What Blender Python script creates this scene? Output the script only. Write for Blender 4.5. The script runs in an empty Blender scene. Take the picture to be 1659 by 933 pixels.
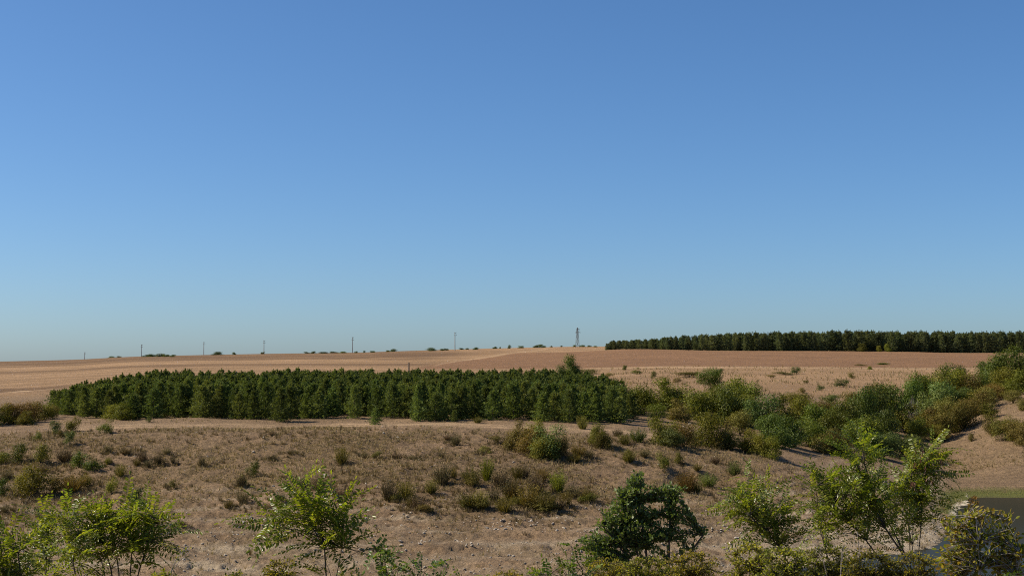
import bpy, math, random
import numpy as np
from mathutils import Matrix, Vector, Euler

S = bpy.context.scene
COL = S.collection
rnd = random.Random(7)
RNG = np.random.default_rng(11)

# ------------------------------------------------------------------ camera, sky, sun, exposure
F = 2279.0                                     # focal length in pixels of the 1659 x 933 photograph
PITCH = math.atan(133.5 / F)
SP, CP = math.sin(PITCH), math.cos(PITCH)
cam_data = bpy.data.cameras.new("camera")
cam_data.sensor_width = 36.0
cam_data.lens = 36.0 * F / 1659.0
cam_data.clip_start = 0.1
cam_data.clip_end = 12000.0
cam = bpy.data.objects.new("camera", cam_data)
COL.objects.link(cam)
cam.location = (0, 0, 0)
cam.rotation_euler = (math.pi / 2 + PITCH, 0, 0)
S.camera = cam

SUN_ELEV, SUN_AZ = math.radians(42), math.radians(-86)      # azimuth from +Y towards +X
world = bpy.data.worlds.new("World")
S.world = world
world.use_nodes = True
wn = world.node_tree
wn.nodes.clear()
sky = wn.nodes.new('ShaderNodeTexSky')
sky.sky_type = 'NISHITA'
sky.sun_disc = False
sky.sun_elevation = SUN_ELEV
sky.sun_rotation = SUN_AZ
sky.altitude = 200
sky.air_density = 0.80
sky.dust_density = 1.0
sky.ozone_density = 7.0
hsv = wn.nodes.new('ShaderNodeHueSaturation')
hsv.inputs["Saturation"].default_value = 1.08
hsv.inputs['Value'].default_value = 1.0
bg = wn.nodes.new('ShaderNodeBackground')
bg.inputs["Strength"].default_value = 0.097
wo = wn.nodes.new('ShaderNodeOutputWorld')
wn.links.new(sky.outputs[0], hsv.inputs['Color'])
tint = wn.nodes.new('ShaderNodeMix'); tint.data_type = 'RGBA'; tint.blend_type = 'MULTIPLY'; tint.inputs[0].default_value = 1.0
tint.inputs[7].default_value = (0.90, 0.955, 0.965, 1)
wn.links.new(hsv.outputs[0], tint.inputs[6])
wn.links.new(tint.outputs[2], bg.inputs['Color'])
wn.links.new(bg.outputs[0], wo.inputs['Surface'])

sun_data = bpy.data.lights.new("sun", 'SUN')
sun_data.energy = 5.0
sun_data.angle = math.radians(0.5)
sun_data.color = (1.0, 0.89, 0.72)
sun = bpy.data.objects.new("sun", sun_data)
COL.objects.link(sun)
to_sun = Vector((math.sin(SUN_AZ) * math.cos(SUN_ELEV), math.cos(SUN_AZ) * math.cos(SUN_ELEV), math.sin(SUN_ELEV)))
sun.rotation_euler = to_sun.to_track_quat('Z', 'Y').to_euler()
sun.location = (-60, 20, 80)

S.view_settings.view_transform = 'Standard'
S.view_settings.look = 'None'
S.view_settings.exposure = 0.42
S.view_settings.gamma = 1.0
S.cycles.use_denoising = False
S.cycles.pixel_filter_type = 'BLACKMAN_HARRIS'
S.cycles.filter_width = 1.05
S.cycles.max_bounces = 6
S.cycles.diffuse_bounces = 3
S.cycles.transparent_max_bounces = 6
S.cycles.use_adaptive_sampling = False

# ------------------------------------------------------------------ helpers
def slope(px, v):
    """Photograph pixel -> (x/y, z/y) of its line of sight."""
    a = (px - 829.5) / F
    b = (466.5 - v) / F
    y = CP - b * SP
    return a / y, (SP + b * CP) / y

def pt(px, v, D):
    a, b = slope(px, v)
    return np.array([a * D, D, b * D])

def tag(o, label=None, cat=None, group=None, kind=None):
    if label: o['label'] = label
    if cat: o['category'] = cat
    if group: o['group'] = group
    if kind: o['kind'] = kind
    return o

def make_mesh(name, V, faces, mats, smooth=False, mat_idx=None):
    """V (n,3); faces: one (m,k) array or a list of such arrays."""
    if isinstance(faces, np.ndarray): faces = [faces]
    faces = [f for f in faces if len(f)]
    me = bpy.data.meshes.new(name)
    V = np.ascontiguousarray(V, dtype=np.float32)
    me.vertices.add(len(V))
    me.vertices.foreach_set('co', V.ravel())
    tot = np.concatenate([np.full(len(f), f.shape[1], dtype=np.int32) for f in faces])
    idx = np.concatenate([f.astype(np.int32).ravel() for f in faces])
    me.loops.add(len(idx))
    me.loops.foreach_set('vertex_index', idx)
    me.polygons.add(len(tot))
    st = np.zeros(len(tot), dtype=np.int32)
    st[1:] = np.cumsum(tot)[:-1]
    me.polygons.foreach_set('loop_start', st)
    if smooth: me.polygons.foreach_set('use_smooth', np.ones(len(tot), dtype=bool))
    if not isinstance(mats, (list, tuple)): mats = [mats]
    for m in mats: me.materials.append(m)
    if mat_idx is not None: me.polygons.foreach_set('material_index', np.asarray(mat_idx, dtype=np.int32))
    me.update(calc_edges=True)
    return me

def obj(name, data, parent=None, loc=(0, 0, 0)):
    o = bpy.data.objects.new(name, data)
    COL.objects.link(o)
    if parent: o.parent = parent
    o.location = loc
    return o

def thing(name, loc, label, cat, group=None, rz=0.0, scale=(1, 1, 1)):
    o = bpy.data.objects.new(name, None)
    COL.objects.link(o)
    o.empty_display_size = 0.2
    o.location = loc
    o.rotation_euler = (0, 0, rz)
    o.scale = scale
    return tag(o, label, cat, group)

class MB:
    """Collects vertices and faces of one mesh."""
    def __init__(self): self.V, self.T, self.n = [], {}, 0
    def add(self, V, Fc):
        V = np.asarray(V, dtype=float)
        Fc = np.asarray(Fc, dtype=int)
        self.T.setdefault(Fc.shape[1], []).append(Fc + self.n)
        self.V.append(V); self.n += len(V)
    def tube(self, P, R, n=5):
        P = np.asarray(P, float); R = np.broadcast_to(np.asarray(R, float), (len(P),))
        d = np.gradient(P, axis=0)
        d /= np.linalg.norm(d, axis=1)[:, None] + 1e-9
        ref = np.array([0.0, 0, 1]) if abs(d[:, 2]).mean() < 0.9 else np.array([1.0, 0, 0])
        a = np.cross(d, ref); a /= np.linalg.norm(a, axis=1)[:, None] + 1e-9
        b = np.cross(d, a)
        t = np.arange(n) * 2 * math.pi / n
        V = P[:, None] + R[:, None, None] * (np.cos(t)[None, :, None] * a[:, None] + np.sin(t)[None, :, None] * b[:, None])
        V = V.reshape(-1, 3)
        i = np.arange(len(P) - 1)[:, None] * n; j = np.arange(n)[None]
        q = np.stack([i + j, i + (j + 1) % n, i + n + (j + 1) % n, i + n + j], -1).reshape(-1, 4)
        self.add(V, q)
        self.add(V[-n:], np.arange(n)[None])
    def box(self, c, s, R=None):
        c = np.asarray(c, float); s = np.asarray(s, float) / 2
        V = np.array([[x, y, z] for x in (-1, 1) for y in (-1, 1) for z in (-1, 1)]) * s
        if R is not None: V = V @ np.asarray(R).T
        self.add(V + c, [[0, 1, 3, 2], [4, 6, 7, 5], [0, 4, 5, 1], [2, 3, 7, 6], [0, 2, 6, 4], [1, 5, 7, 3]])
    def bar(self, a, b, r): self.tube([a, b], r, 4)
    def mesh(self, name, mat, smooth=False):
        return make_mesh(name, np.concatenate(self.V), [np.concatenate(f) for f in self.T.values()], mat, smooth)

def unit(v):
    return v / (np.linalg.norm(v, axis=-1, keepdims=True) + 1e-9)

# value noise, vectorised
_perm = np.random.default_rng(5).random((256, 256))
def vnoise(x, y):
    xi = np.floor(x).astype(int); yi = np.floor(y).astype(int)
    fx = x - xi; fy = y - yi
    fx = fx * fx * (3 - 2 * fx); fy = fy * fy * (3 - 2 * fy)
    g = lambda a, b: _perm[a & 255, b & 255]
    return (g(xi, yi) * (1 - fx) + g(xi + 1, yi) * fx) * (1 - fy) + (g(xi, yi + 1) * (1 - fx) + g(xi + 1, yi + 1) * fx) * fy
def fbm(x, y, o=4, gain=0.5):
    s, a, t = 0, 1, 0
    for k in range(o):
        s = s + a * (vnoise(x + 17.3 * k, y - 9.1 * k) - 0.5); t += a
        x = x * 2.03; y = y * 2.03; a *= gain
    return s / t * 2
def sstep(a, b, x):
    t = np.clip((x - a) / (b - a), 0, 1)
    return t * t * (3 - 2 * t)

# ------------------------------------------------------------------ materials
class NT:
    def __init__(self, name):
        self.m = bpy.data.materials.new(name)
        self.m.use_nodes = True
        self.t = self.m.node_tree
        self.t.nodes.clear()
        self.out = self.n('ShaderNodeOutputMaterial')
    def n(self, typ, **kw):
        nd = self.t.nodes.new(typ)
        for k, v in kw.items():
            if k in nd.inputs: nd.inputs[k].default_value = v
            else: setattr(nd, k, v)
        return nd
    def l(self, a, b): self.t.links.new(a, b)
    def noise(self, scale, detail=4, rough=0.55, vec=None, dist=0.0):
        nd = self.n('ShaderNodeTexNoise', Scale=scale, Detail=detail, Roughness=rough, Distortion=dist)
        if vec is not None: self.l(vec, nd.inputs['Vector'])
        return nd.outputs['Fac']
    def ramp(self, fac, stops):
        r = self.n('ShaderNodeValToRGB')
        els = r.color_ramp.elements
        while len(els) < len(stops): els.new(0.5)
        for e, (p, c) in zip(els, stops):
            e.position = p
            e.color = (*c, 1) if len(c) == 3 else c
        self.l(fac, r.inputs[0])
        return r.outputs[0]
    def mix(self, fac, a, b, mode='MIX'):
        nd = self.n('ShaderNodeMix', data_type='RGBA', blend_type=mode)
        for sock, val in ((nd.inputs[0], fac), (nd.inputs[6], a), (nd.inputs[7], b)):
            if isinstance(val, (int, float)): sock.default_value = val
            elif isinstance(val, tuple): sock.default_value = (*val, 1)
            else: self.l(val, sock)
        return nd.outputs[2]
    def math(self, op, a, b=None):
        nd = self.n('ShaderNodeMath', operation=op)
        for sock, val in ((nd.inputs[0], a), (nd.inputs[1], b)):
            if val is None: continue
            if isinstance(val, (int, float)): sock.default_value = val
            else: self.l(val, sock)
        return nd.outputs[0]

def leaf_material(name, cols, trans=0.35, rough=0.5, spec=0.35, var=0.35):
    """cols: ramp of leaf colours picked per leaf; each plant also varies a little."""
    k = NT(name)
    geo = k.n('ShaderNodeNewGeometry')
    info = k.n('ShaderNodeObjectInfo')
    n = len(cols)
    c = k.ramp(geo.outputs['Random Per Island'], [(i / max(1, n - 1), c) for i, c in enumerate(cols)])
    h = k.n('ShaderNodeHueSaturation')
    mr = k.n('ShaderNodeMapRange'); mr.inputs['To Min'].default_value = 1 - var; mr.inputs['To Max'].default_value = 1 + var
    k.l(info.outputs['Random'], mr.inputs['Value']); k.l(mr.outputs[0], h.inputs['Value'])
    wn_ = k.n('ShaderNodeTexWhiteNoise', noise_dimensions='1D'); k.l(info.outputs['Random'], wn_.inputs['W'])
    mh = k.n('ShaderNodeMapRange'); mh.inputs['To Min'].default_value = 0.5 - 0.025 * var / .35; mh.inputs['To Max'].default_value = 0.5 + 0.02 * var / .35
    k.l(wn_.outputs[0], mh.inputs['Value']); k.l(mh.outputs[0], h.inputs['Hue'])
    k.l(c, h.inputs['Color'])
    p = k.n('ShaderNodeBsdfPrincipled', Roughness=rough)
    p.inputs['Specular IOR Level'].default_value = spec
    k.l(h.outputs[0], p.inputs['Base Color'])
    t = k.n('ShaderNodeBsdfTranslucent')
    tc = k.mix(1.0, h.outputs[0], (1.25, 1.2, 0.45), 'MULTIPLY')
    k.l(tc, t.inputs['Color'])
    ms = k.n('ShaderNodeMixShader'); ms.inputs[0].default_value = trans
    k.l(p.outputs[0], ms.inputs[1]); k.l(t.outputs[0], ms.inputs[2]); k.l(ms.outputs[0], k.out.inputs['Surface'])
    return k.m

def plain_material(name, c1, c2, scale=8.0, rough=0.85, bump=0.3, obj_var=0.0):
    k = NT(name)
    tc = k.n('ShaderNodeTexCoord')
    nz = k.noise(scale, 6, 0.6, tc.outputs['Object'])
    c = k.ramp(nz, [(0.3, c1), (0.7, c2)])
    if obj_var:
        info = k.n('ShaderNodeObjectInfo'); h = k.n('ShaderNodeHueSaturation')
        mr = k.n('ShaderNodeMapRange'); mr.inputs['To Min'].default_value = 1 - obj_var; mr.inputs['To Max'].default_value = 1 + obj_var
        k.l(info.outputs['Random'], mr.inputs['Value']); k.l(mr.outputs[0], h.inputs['Value']); k.l(c, h.inputs['Color']); c = h.outputs[0]
    p = k.n('ShaderNodeBsdfPrincipled', Roughness=rough)
    k.l(c, p.inputs['Base Color'])
    b = k.n('ShaderNodeBump', Strength=bump, Distance=0.05)
    k.l(nz, b.inputs['Height']); k.l(b.outputs[0], p.inputs['Normal'])
    k.l(p.outputs[0], k.out.inputs['Surface'])
    return k.m

M = {}
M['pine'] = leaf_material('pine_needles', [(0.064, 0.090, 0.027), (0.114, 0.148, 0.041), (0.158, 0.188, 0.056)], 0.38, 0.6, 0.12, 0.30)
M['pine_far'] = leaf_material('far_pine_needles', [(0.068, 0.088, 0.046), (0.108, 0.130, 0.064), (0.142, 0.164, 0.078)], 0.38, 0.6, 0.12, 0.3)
M['dg'] = leaf_material('dark_green_leaves', [(0.048, 0.068, 0.011), (0.084, 0.112, 0.017), (0.115, 0.14, 0.026)], 0.36, 0.5, 0.2)
M['g'] = leaf_material('green_leaves', [(0.068, 0.092, 0.011), (0.108, 0.140, 0.017), (0.15, 0.17, 0.024)], 0.36, 0.5, 0.2)
M['og'] = leaf_material('olive_green_leaves', [(0.10, 0.104, 0.013), (0.15, 0.152, 0.019), (0.20, 0.185, 0.028)], 0.36, 0.55, 0.15)
M['o'] = leaf_material('olive_leaves', [(0.105, 0.092, 0.022), (0.155, 0.133, 0.030), (0.20, 0.17, 0.046)], 0.3, 0.6, 0.12)
M['r'] = leaf_material('rusty_leaves', [(0.115, 0.078, 0.019), (0.165, 0.110, 0.027), (0.155, 0.122, 0.030), (0.105, 0.098, 0.020)], 0.3, 0.6, 0.12)
M['d'] = leaf_material('dry_twigs_and_leaves', [(0.105, 0.076, 0.042), (0.155, 0.112, 0.058), (0.135, 0.112, 0.046)], 0.15, 0.7, 0.1)
M['w'] = leaf_material('grey_green_leaves', [(0.074, 0.102, 0.024), (0.11, 0.142, 0.034), (0.15, 0.175, 0.05)], 0.3, 0.5, 0.15)
M['y'] = leaf_material('yellow_green_leaves', [(0.11, 0.125, 0.016), (0.165, 0.17, 0.022)], 0.25, 0.55, 0.15)
M['robinia'] = leaf_material('robinia_leaflets', [(0.090, 0.125, 0.013), (0.14, 0.182, 0.018), (0.195, 0.235, 0.026), (0.30, 0.30, 0.045)], 0.52, 0.32, 0.5, 0.2)
M['oak'] = leaf_material('oak_leaves', [(0.050, 0.088, 0.018), (0.085, 0.136, 0.030), (0.118, 0.172, 0.052)], 0.38, 0.40, 0.3)
M['under'] = leaf_material('undergrowth_leaves', [(0.14, 0.155, 0.018), (0.21, 0.215, 0.025), (0.28, 0.25, 0.04), (0.19, 0.145, 0.03)], 0.54, 0.5, 0.25)
M['autumn'] = leaf_material('autumn_shrub_leaves', [(0.11, 0.14, 0.014), (0.19, 0.205, 0.022), (0.31, 0.29, 0.045), (0.20, 0.125, 0.035), (0.15, 0.17, 0.02)], 0.54, 0.45, 0.2)
M['shoot'] = leaf_material('fresh_shoot_leaves', [(0.055, 0.105, 0.012), (0.10, 0.16, 0.018), (0.15, 0.19, 0.03)], 0.45, 0.4, 0.45)
M['pod'] = leaf_material('seed_pods', [(0.16, 0.075, 0.04), (0.24, 0.13, 0.075), (0.30, 0.2, 0.11)], 0.25, 0.5, 0.35)
M['straw'] = leaf_material('dry_grass', [(0.19, 0.135, 0.066), (0.28, 0.205, 0.105), (0.40, 0.31, 0.165), (0.12, 0.09, 0.042)], 0.2, 0.7, 0.15, 0.0)
M['greengrass'] = leaf_material('green_grass', [(0.10, 0.125, 0.03), (0.16, 0.175, 0.05), (0.22, 0.20, 0.08)], 0.25, 0.6, 0.2, 0.0)
M['bark'] = plain_material('grey_brown_bark', (0.035, 0.026, 0.018), (0.085, 0.066, 0.048), 14, 0.9, 0.6)
M['stem'] = plain_material('robinia_bark', (0.028, 0.021, 0.013), (0.075, 0.058, 0.036), 20, 0.85, 0.5)
M['twig'] = plain_material('bare_grey_twigs', (0.19, 0.16, 0.125), (0.34, 0.30, 0.25), 20, 0.85, 0.4)
M['rock'] = plain_material('pale_limestone', (0.26, 0.215, 0.16), (0.56, 0.49, 0.40), 5, 0.9, 0.7, 0.4)
M['concrete'] = plain_material('pole_concrete', (0.19, 0.185, 0.175), (0.29, 0.28, 0.26), 4, 0.9, 0.2)
M['steel'] = plain_material('weathered_steel', (0.075, 0.072, 0.068), (0.14, 0.135, 0.125), 6, 0.6, 0.2)
M['ceramic'] = plain_material('insulator_ceramic', (0.09, 0.055, 0.035), (0.14, 0.09, 0.06), 10, 0.3, 0.0)
M['wood'] = plain_material('weathered_wood', (0.055, 0.045, 0.035), (0.11, 0.09, 0.07), 12, 0.9, 0.4)

# ground: colour from the kinds of soil and cover (attributes are masks of what lies there)
def ground_material():
    k = NT('dry_ground')
    geo = k.n('ShaderNodeNewGeometry'); pos = geo.outputs['Position']
    at = lambda nm: k.n('ShaderNodeAttribute', attribute_name=nm).outputs['Fac']
    n_big = k.noise(0.05, 5, 0.6, pos)
    n_mid = k.noise(0.45, 6, 0.65, pos, 0.4)
    n_fine = k.noise(3.4, 7, 0.72, pos)
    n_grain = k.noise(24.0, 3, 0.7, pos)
    mp = k.n('ShaderNodeMapping'); mp.inputs['Scale'].default_value = (0.10, 1.0, 1.6); k.l(pos, mp.inputs['Vector'])
    n_streak = k.noise(1.6, 5, 0.65, mp.outputs[0])
    soil = k.ramp(n_mid, [(0.28, (0.17, 0.122, 0.085)), (0.52, (0.245, 0.178, 0.127)), (0.75, (0.34, 0.255, 0.185))])
    soil = k.mix(0.35, soil, k.ramp(n_streak, [(0.32, (0.15, 0.108, 0.072)), (0.7, (0.36, 0.27, 0.195))]))
    scrub = k.ramp(n_fine, [(0.28, (0.085, 0.064, 0.036)), (0.5, (0.175, 0.130, 0.078)), (0.74, (0.32, 0.24, 0.15))])
    blot = k.noise(1.5, 5, 0.7, pos, 0.6)
    scrub = k.mix(k.ramp(blot, [(0.47, (0,) * 3), (0.60, (0.75,) * 3)]), scrub, (0.090, 0.069, 0.040))
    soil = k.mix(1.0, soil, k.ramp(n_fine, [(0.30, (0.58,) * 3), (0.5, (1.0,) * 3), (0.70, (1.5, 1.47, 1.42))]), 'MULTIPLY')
    soil = k.mix(k.ramp(blot, [(0.52, (0,) * 3), (0.66, (0.55,) * 3)]), soil, (0.125, 0.092, 0.055))
    c = k.mix(k.math('MULTIPLY', at('scrub'), k.ramp(n_mid, [(0.34, (0.25,) * 3), (0.56, (1,) * 3)])), soil, scrub)
    stub = k.ramp(n_streak, [(0.3, (0.26, 0.174, 0.112)), (0.55, (0.33, 0.226, 0.146)), (0.8, (0.385, 0.275, 0.18))])
    mb = k.n('ShaderNodeMapping'); mb.inputs['Scale'].default_value = (0.012, 0.06, 0.0); k.l(pos, mb.inputs['Vector'])
    n_band = k.noise(1.0, 4, 0.6, mb.outputs[0], 0.6)
    stub = k.mix(k.ramp(n_band, [(0.42, (0,) * 3), (0.62, (0.6,) * 3)]), stub, (0.20, 0.135, 0.08))
    c = k.mix(at('stubble'), c, stub)
    plo = k.ramp(n_mid, [(0.3, (0.165, 0.098, 0.060)), (0.55, (0.212, 0.128, 0.078)), (0.8, (0.28, 0.18, 0.115))])
    c = k.mix(at('ploughed'), c, plo)
    c = k.mix(at('dark_field'), c, (0.15, 0.098, 0.06))
    grav = k.ramp(n_fine, [(0.25, (0.22, 0.185, 0.145)), (0.5, (0.40, 0.345, 0.285)), (0.75, (0.58, 0.53, 0.46))])
    c = k.mix(at('gravel'), c, grav)
    c = k.mix(at('track'), c, k.ramp(n_fine, [(0.3, (0.36, 0.26, 0.175)), (0.7, (0.50, 0.385, 0.28))]))
    gr = k.ramp(n_fine, [(0.25, (0.085, 0.10, 0.028)), (0.55, (0.135, 0.15, 0.045)), (0.8, (0.19, 0.18, 0.07))])
    c = k.mix(at('green'), c, gr)
    c = k.mix(at('silt'), c, (0.62, 0.58, 0.52))
    c = k.mix(at('wet'), c, (0.075, 0.06, 0.042))
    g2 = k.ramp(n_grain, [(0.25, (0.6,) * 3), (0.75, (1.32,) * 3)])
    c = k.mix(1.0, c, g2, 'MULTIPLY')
    b2 = k.ramp(n_big, [(0.3, (0.86,) * 3), (0.7, (1.12,) * 3)])
    c = k.mix(1.0, c, b2, 'MULTIPLY')
    c = k.mix(1.0, c, (1.15, 1.05, 0.86), 'MULTIPLY')
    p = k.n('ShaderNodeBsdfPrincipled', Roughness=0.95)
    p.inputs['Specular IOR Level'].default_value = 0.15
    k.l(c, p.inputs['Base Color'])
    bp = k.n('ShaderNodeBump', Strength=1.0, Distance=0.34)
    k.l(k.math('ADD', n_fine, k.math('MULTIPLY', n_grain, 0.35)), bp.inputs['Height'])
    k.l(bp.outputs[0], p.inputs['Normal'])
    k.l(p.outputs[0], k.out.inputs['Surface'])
    return k.m
M['ground'] = ground_material()

def water_material():
    k = NT('pond_water')
    geo = k.n('ShaderNodeNewGeometry')
    nz = k.noise(2.2, 4, 0.6, geo.outputs['Position'])
    b = k.n('ShaderNodeBump', Strength=0.10, Distance=0.05)
    k.l(nz, b.inputs['Height'])
    d = k.n('ShaderNodeBsdfDiffuse'); d.inputs['Color'].default_value = (0.028, 0.028, 0.020, 1)
    g = k.n('ShaderNodeBsdfGlossy', Roughness=0.10)
    fr = k.n('ShaderNodeFresnel', IOR=1.33)
    for nd in (d, g, fr): k.l(b.outputs[0], nd.inputs['Normal'])
    m = k.n('ShaderNodeMixShader')                       # silty water: part of the surface shine is lost in scum
    k.l(k.math('MULTIPLY', fr.outputs[0], 0.24), m.inputs[0])
    k.l(d.outputs[0], m.inputs[1]); k.l(g.outputs[0], m.inputs[2]); k.l(m.outputs[0], k.out.inputs['Surface'])
    return k.m
M['water'] = water_material()

# ------------------------------------------------------------------ terrain: one height function
DK = [70, 80, 90, 100, 112, 125, 140, 160, 190, 230, 300, 400, 520, 650, 800, 1000, 1300, 2000, 5000]
_far = [588, 596, 599]
ROWS = {
 -700: [1010, 935, 880, 828, 772, 716, 683, 669, 655, 640, 624, 610, 601, 596, 592, 588, 591, 596, 599],
 0:    [1010, 935, 880, 828, 772, 716, 684, 671, 657, 642, 624, 609, 599, 593, 588.5, 585.3, 588, 594, 599],
 137:  [1005, 935, 877, 820, 762, 706, 681, 667, 651, 634, 616, 603, 594, 588.5, 584.5, 582, 585, 591, 599],
 200:  [1000, 935, 875, 816, 757, 702, 679, 665, 647, 629, 612, 599, 589.5, 583.5, 579.5, 577.7, 581, 588, 598],
 330:  [1000, 935, 875, 815, 755, 700, 679, 664, 645, 627, 611, 597, 587.5, 581, 576.5, 574.6, 579, 587, 598],
 450:  [1000, 935, 875, 815, 755, 700, 679, 664, 645, 627, 610, 597, 586.5, 579.5, 574.5, 572.4, 577, 586, 598],
 571:  [1000, 935, 875, 815, 755, 700, 679, 664, 645, 627, 610, 597, 586, 578.5, 573, 571, 576, 586, 598],
 640:  [1000, 935, 875, 815, 755, 702, 680, 664, 645, 627, 610, 597, 586, 577.5, 570.5, 568.7, 575, 585, 598],
 737:  [1000, 935, 876, 817, 758, 705, 681, 664, 645, 627, 610, 597, 585, 575.5, 567.5, 565.7, 572, 584, 598],
 850:  [1000, 935, 877, 820, 762, 708, 682, 664, 645, 628, 610, 596, 584, 573, 564.5, 562.8, 570, 583, 598],
 936:  [1000, 936, 878, 822, 765, 710, 684, 665, 646, 629, 610, 595, 583, 571, 562, 561, 568, 582, 598],
 1000: [1000, 937, 880, 825, 770, 714, 687, 668, 647, 630, 610, 594, 582, 565, 561.5, 562, 568, 582, 598],
 1080: [1003, 940, 885, 828, 774, 724, 696, 674, 650, 632, 611, 593, 581, 566, 563.5, 563, 568, 582, 598],
 1150: [1010, 943, 890, 832, 778, 736, 708, 682, 654, 634, 612, 593, 580.5, 567, 565, 565, 569, 582, 598],
 1250: [1017, 952, 899, 840, 787, 749, 723, 693, 660, 636, 613, 593.5, 580, 568, 566, 566, 570, 583, 598],
 1350: [1030, 970, 908, 857, 811, 776, 746, 713, 677, 645, 616, 594, 580.5, 569, 567, 567, 571, 584, 598],
 1450: [1030, 972, 911, 866, 831, 798, 766, 729, 689, 653, 618.5, 595, 581, 570, 568, 568, 572, 585, 598],
 1510: [1030, 980, 916, 870, 838, 818, 789.5, 751, 699, 655, 619, 595, 581.5, 571, 569, 569, 573, 585, 598],
 1550: [1035, 985, 930, 890, 853, 823, 794.5, 757, 691, 649, 617, 595, 582, 571.5, 570, 570, 574, 585, 598],
 1600: [1040, 985, 930, 890, 854, 823.5, 794.5, 742, 667, 636, 612, 594, 582, 572, 570, 570, 574, 585, 598],
 1659: [1040, 985, 930, 890, 854, 823.5, 794, 726, 647, 621, 606, 592, 582, 572, 571, 571, 575, 585, 598],
 1850: [1040, 985, 930, 890, 854, 823.5, 792, 716, 634, 610, 598, 590, 581, 572, 571, 571, 575, 585, 598],
 2500: [1040, 985, 920, 850, 780, 720, 680, 640, 612, 600, 596, 590, 581, 572, 571, 571, 575, 585, 598],
}
_px = sorted(ROWS)
_ucol = np.array([slope(p, 600)[0] for p in _px])
_LD = np.linspace(math.log(60), math.log(6000), 900)
_UG = np.linspace(_ucol[0], _ucol[-1], 700)
def _table():
    Z = np.zeros((len(_px), len(_LD)))
    D = np.exp(_LD)
    for i, p in enumerate(_px):
        zk = np.array([slope(p, v)[1] * d for v, d in zip(ROWS[p], DK)])
        z = np.interp(D, DK, zk)
        for _ in range(2):
            kz = np.hanning(19); kz /= kz.sum()
            z = np.convolve(np.pad(z, 9, mode='edge'), kz, 'valid')
        Z[i] = z
    T = np.stack([np.interp(_UG, _ucol, Z[:, j]) for j in range(len(_LD))], 1)
    kz = np.hanning(31); kz /= kz.sum()
    T = np.apply_along_axis(lambda c: np.convolve(np.pad(c, 15, mode='edge'), kz, 'valid'), 0, T)
    return T
_T = _table()
_near_y = [-80, -10, 0, 3, 6, 12, 20, 30, 45, 58, 64, 72]
_near_z = [-1.4, -1.6, -1.7, -1.85, -2.5, -4.3, -6.6, -8.9, -11.4, -12.5, -12.8, -12.8]
WATER_Z = -12.0

def h_smooth(x, y):
    x = np.asarray(x, float); y = np.asarray(y, float)
    ys = np.maximum(y, 61)
    fu = np.clip((x / ys - _UG[0]) / (_UG[1] - _UG[0]), 0, len(_UG) - 1.001)
    fd = np.clip((np.log(ys) - _LD[0]) / (_LD[1] - _LD[0]), 0, len(_LD) - 1.001)
    iu = fu.astype(int); idd = fd.astype(int); fu = fu - iu; fd = fd - idd
    z = (_T[iu, idd] * (1 - fu) + _T[iu + 1, idd] * fu) * (1 - fd) + (_T[iu, idd + 1] * (1 - fu) + _T[iu + 1, idd + 1] * fu) * fd
    zn = np.interp(y, _near_y, _near_z)
    w = sstep(60, 74, y)
    return zn * (1 - w) + z * w

def h(x, y):
    x = np.asarray(x, float); y = np.asarray(y, float)
    z = h_smooth(x, y)
    slope_w = sstep(72, 84, y) * (1 - sstep(124, 134, y))
    shore_w = sstep(-12.6, -11.6, z)
    z = z + 0.30 * fbm(x * 0.13, y * 0.13, 4) * sstep(20, 80, y) * (1 - sstep(200, 400, y)) * shore_w
    z = z + 0.26 * fbm(x * 0.7, y * 0.8, 4, 0.6) * slope_w * shore_w
    z = z + 0.16 * fbm(x * 2.4, y * 2.6, 3, 0.65) * slope_w * shore_w
    # old shorelines: low steps that follow the levels of the falling reservoir
    step = (z + 0.25 * fbm(x * 0.05, y * 0.05, 3)) / 0.42
    saw = step - np.floor(step)
    z = z + 0.17 * (sstep(0.15, 0.85, saw) - saw) * slope_w * (1 - 0.7 * sstep(-9.2, -7.6, z))  * shore_w
    us = 829.5 + F * x / np.maximum(y, 20)
    z = z - 0.55 * (1 - sstep(115.0, 115.5, y + 1.5 * fbm(x * 0.3, y * 0.05, 3))) * sstep(104, 112, y) * sstep(1070, 1100, us) * (1 - sstep(1195, 1225, us))
    z = z + 0.34 * fbm(x * 0.45, y * 0.45, 5, 0.65) * sstep(1480, 1540, us) * sstep(150, 158, y) * (1 - sstep(230, 260, y))
    z = z + 0.5 * fbm(x * 0.02, y * 0.02, 4) * sstep(200, 320, y) * (1 - sstep(800, 1000, y))
    return z

def ground(x, y): return float(h(np.array([x]), np.array([y]))[0])

_HD = np.concatenate([np.arange(66, 260, 0.12), np.arange(260, 1100, 1.0)])
def hit(px, v):
    """Where the line of sight of a photograph pixel meets the terrain."""
    a, b = slope(px, v)
    z = h(a * _HD, _HD)
    k = np.argmax(z >= b * _HD) if (z >= b * _HD).any() else len(_HD) - 1
    D = _HD[k]
    return np.array([a * D, D, z[k]])

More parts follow.
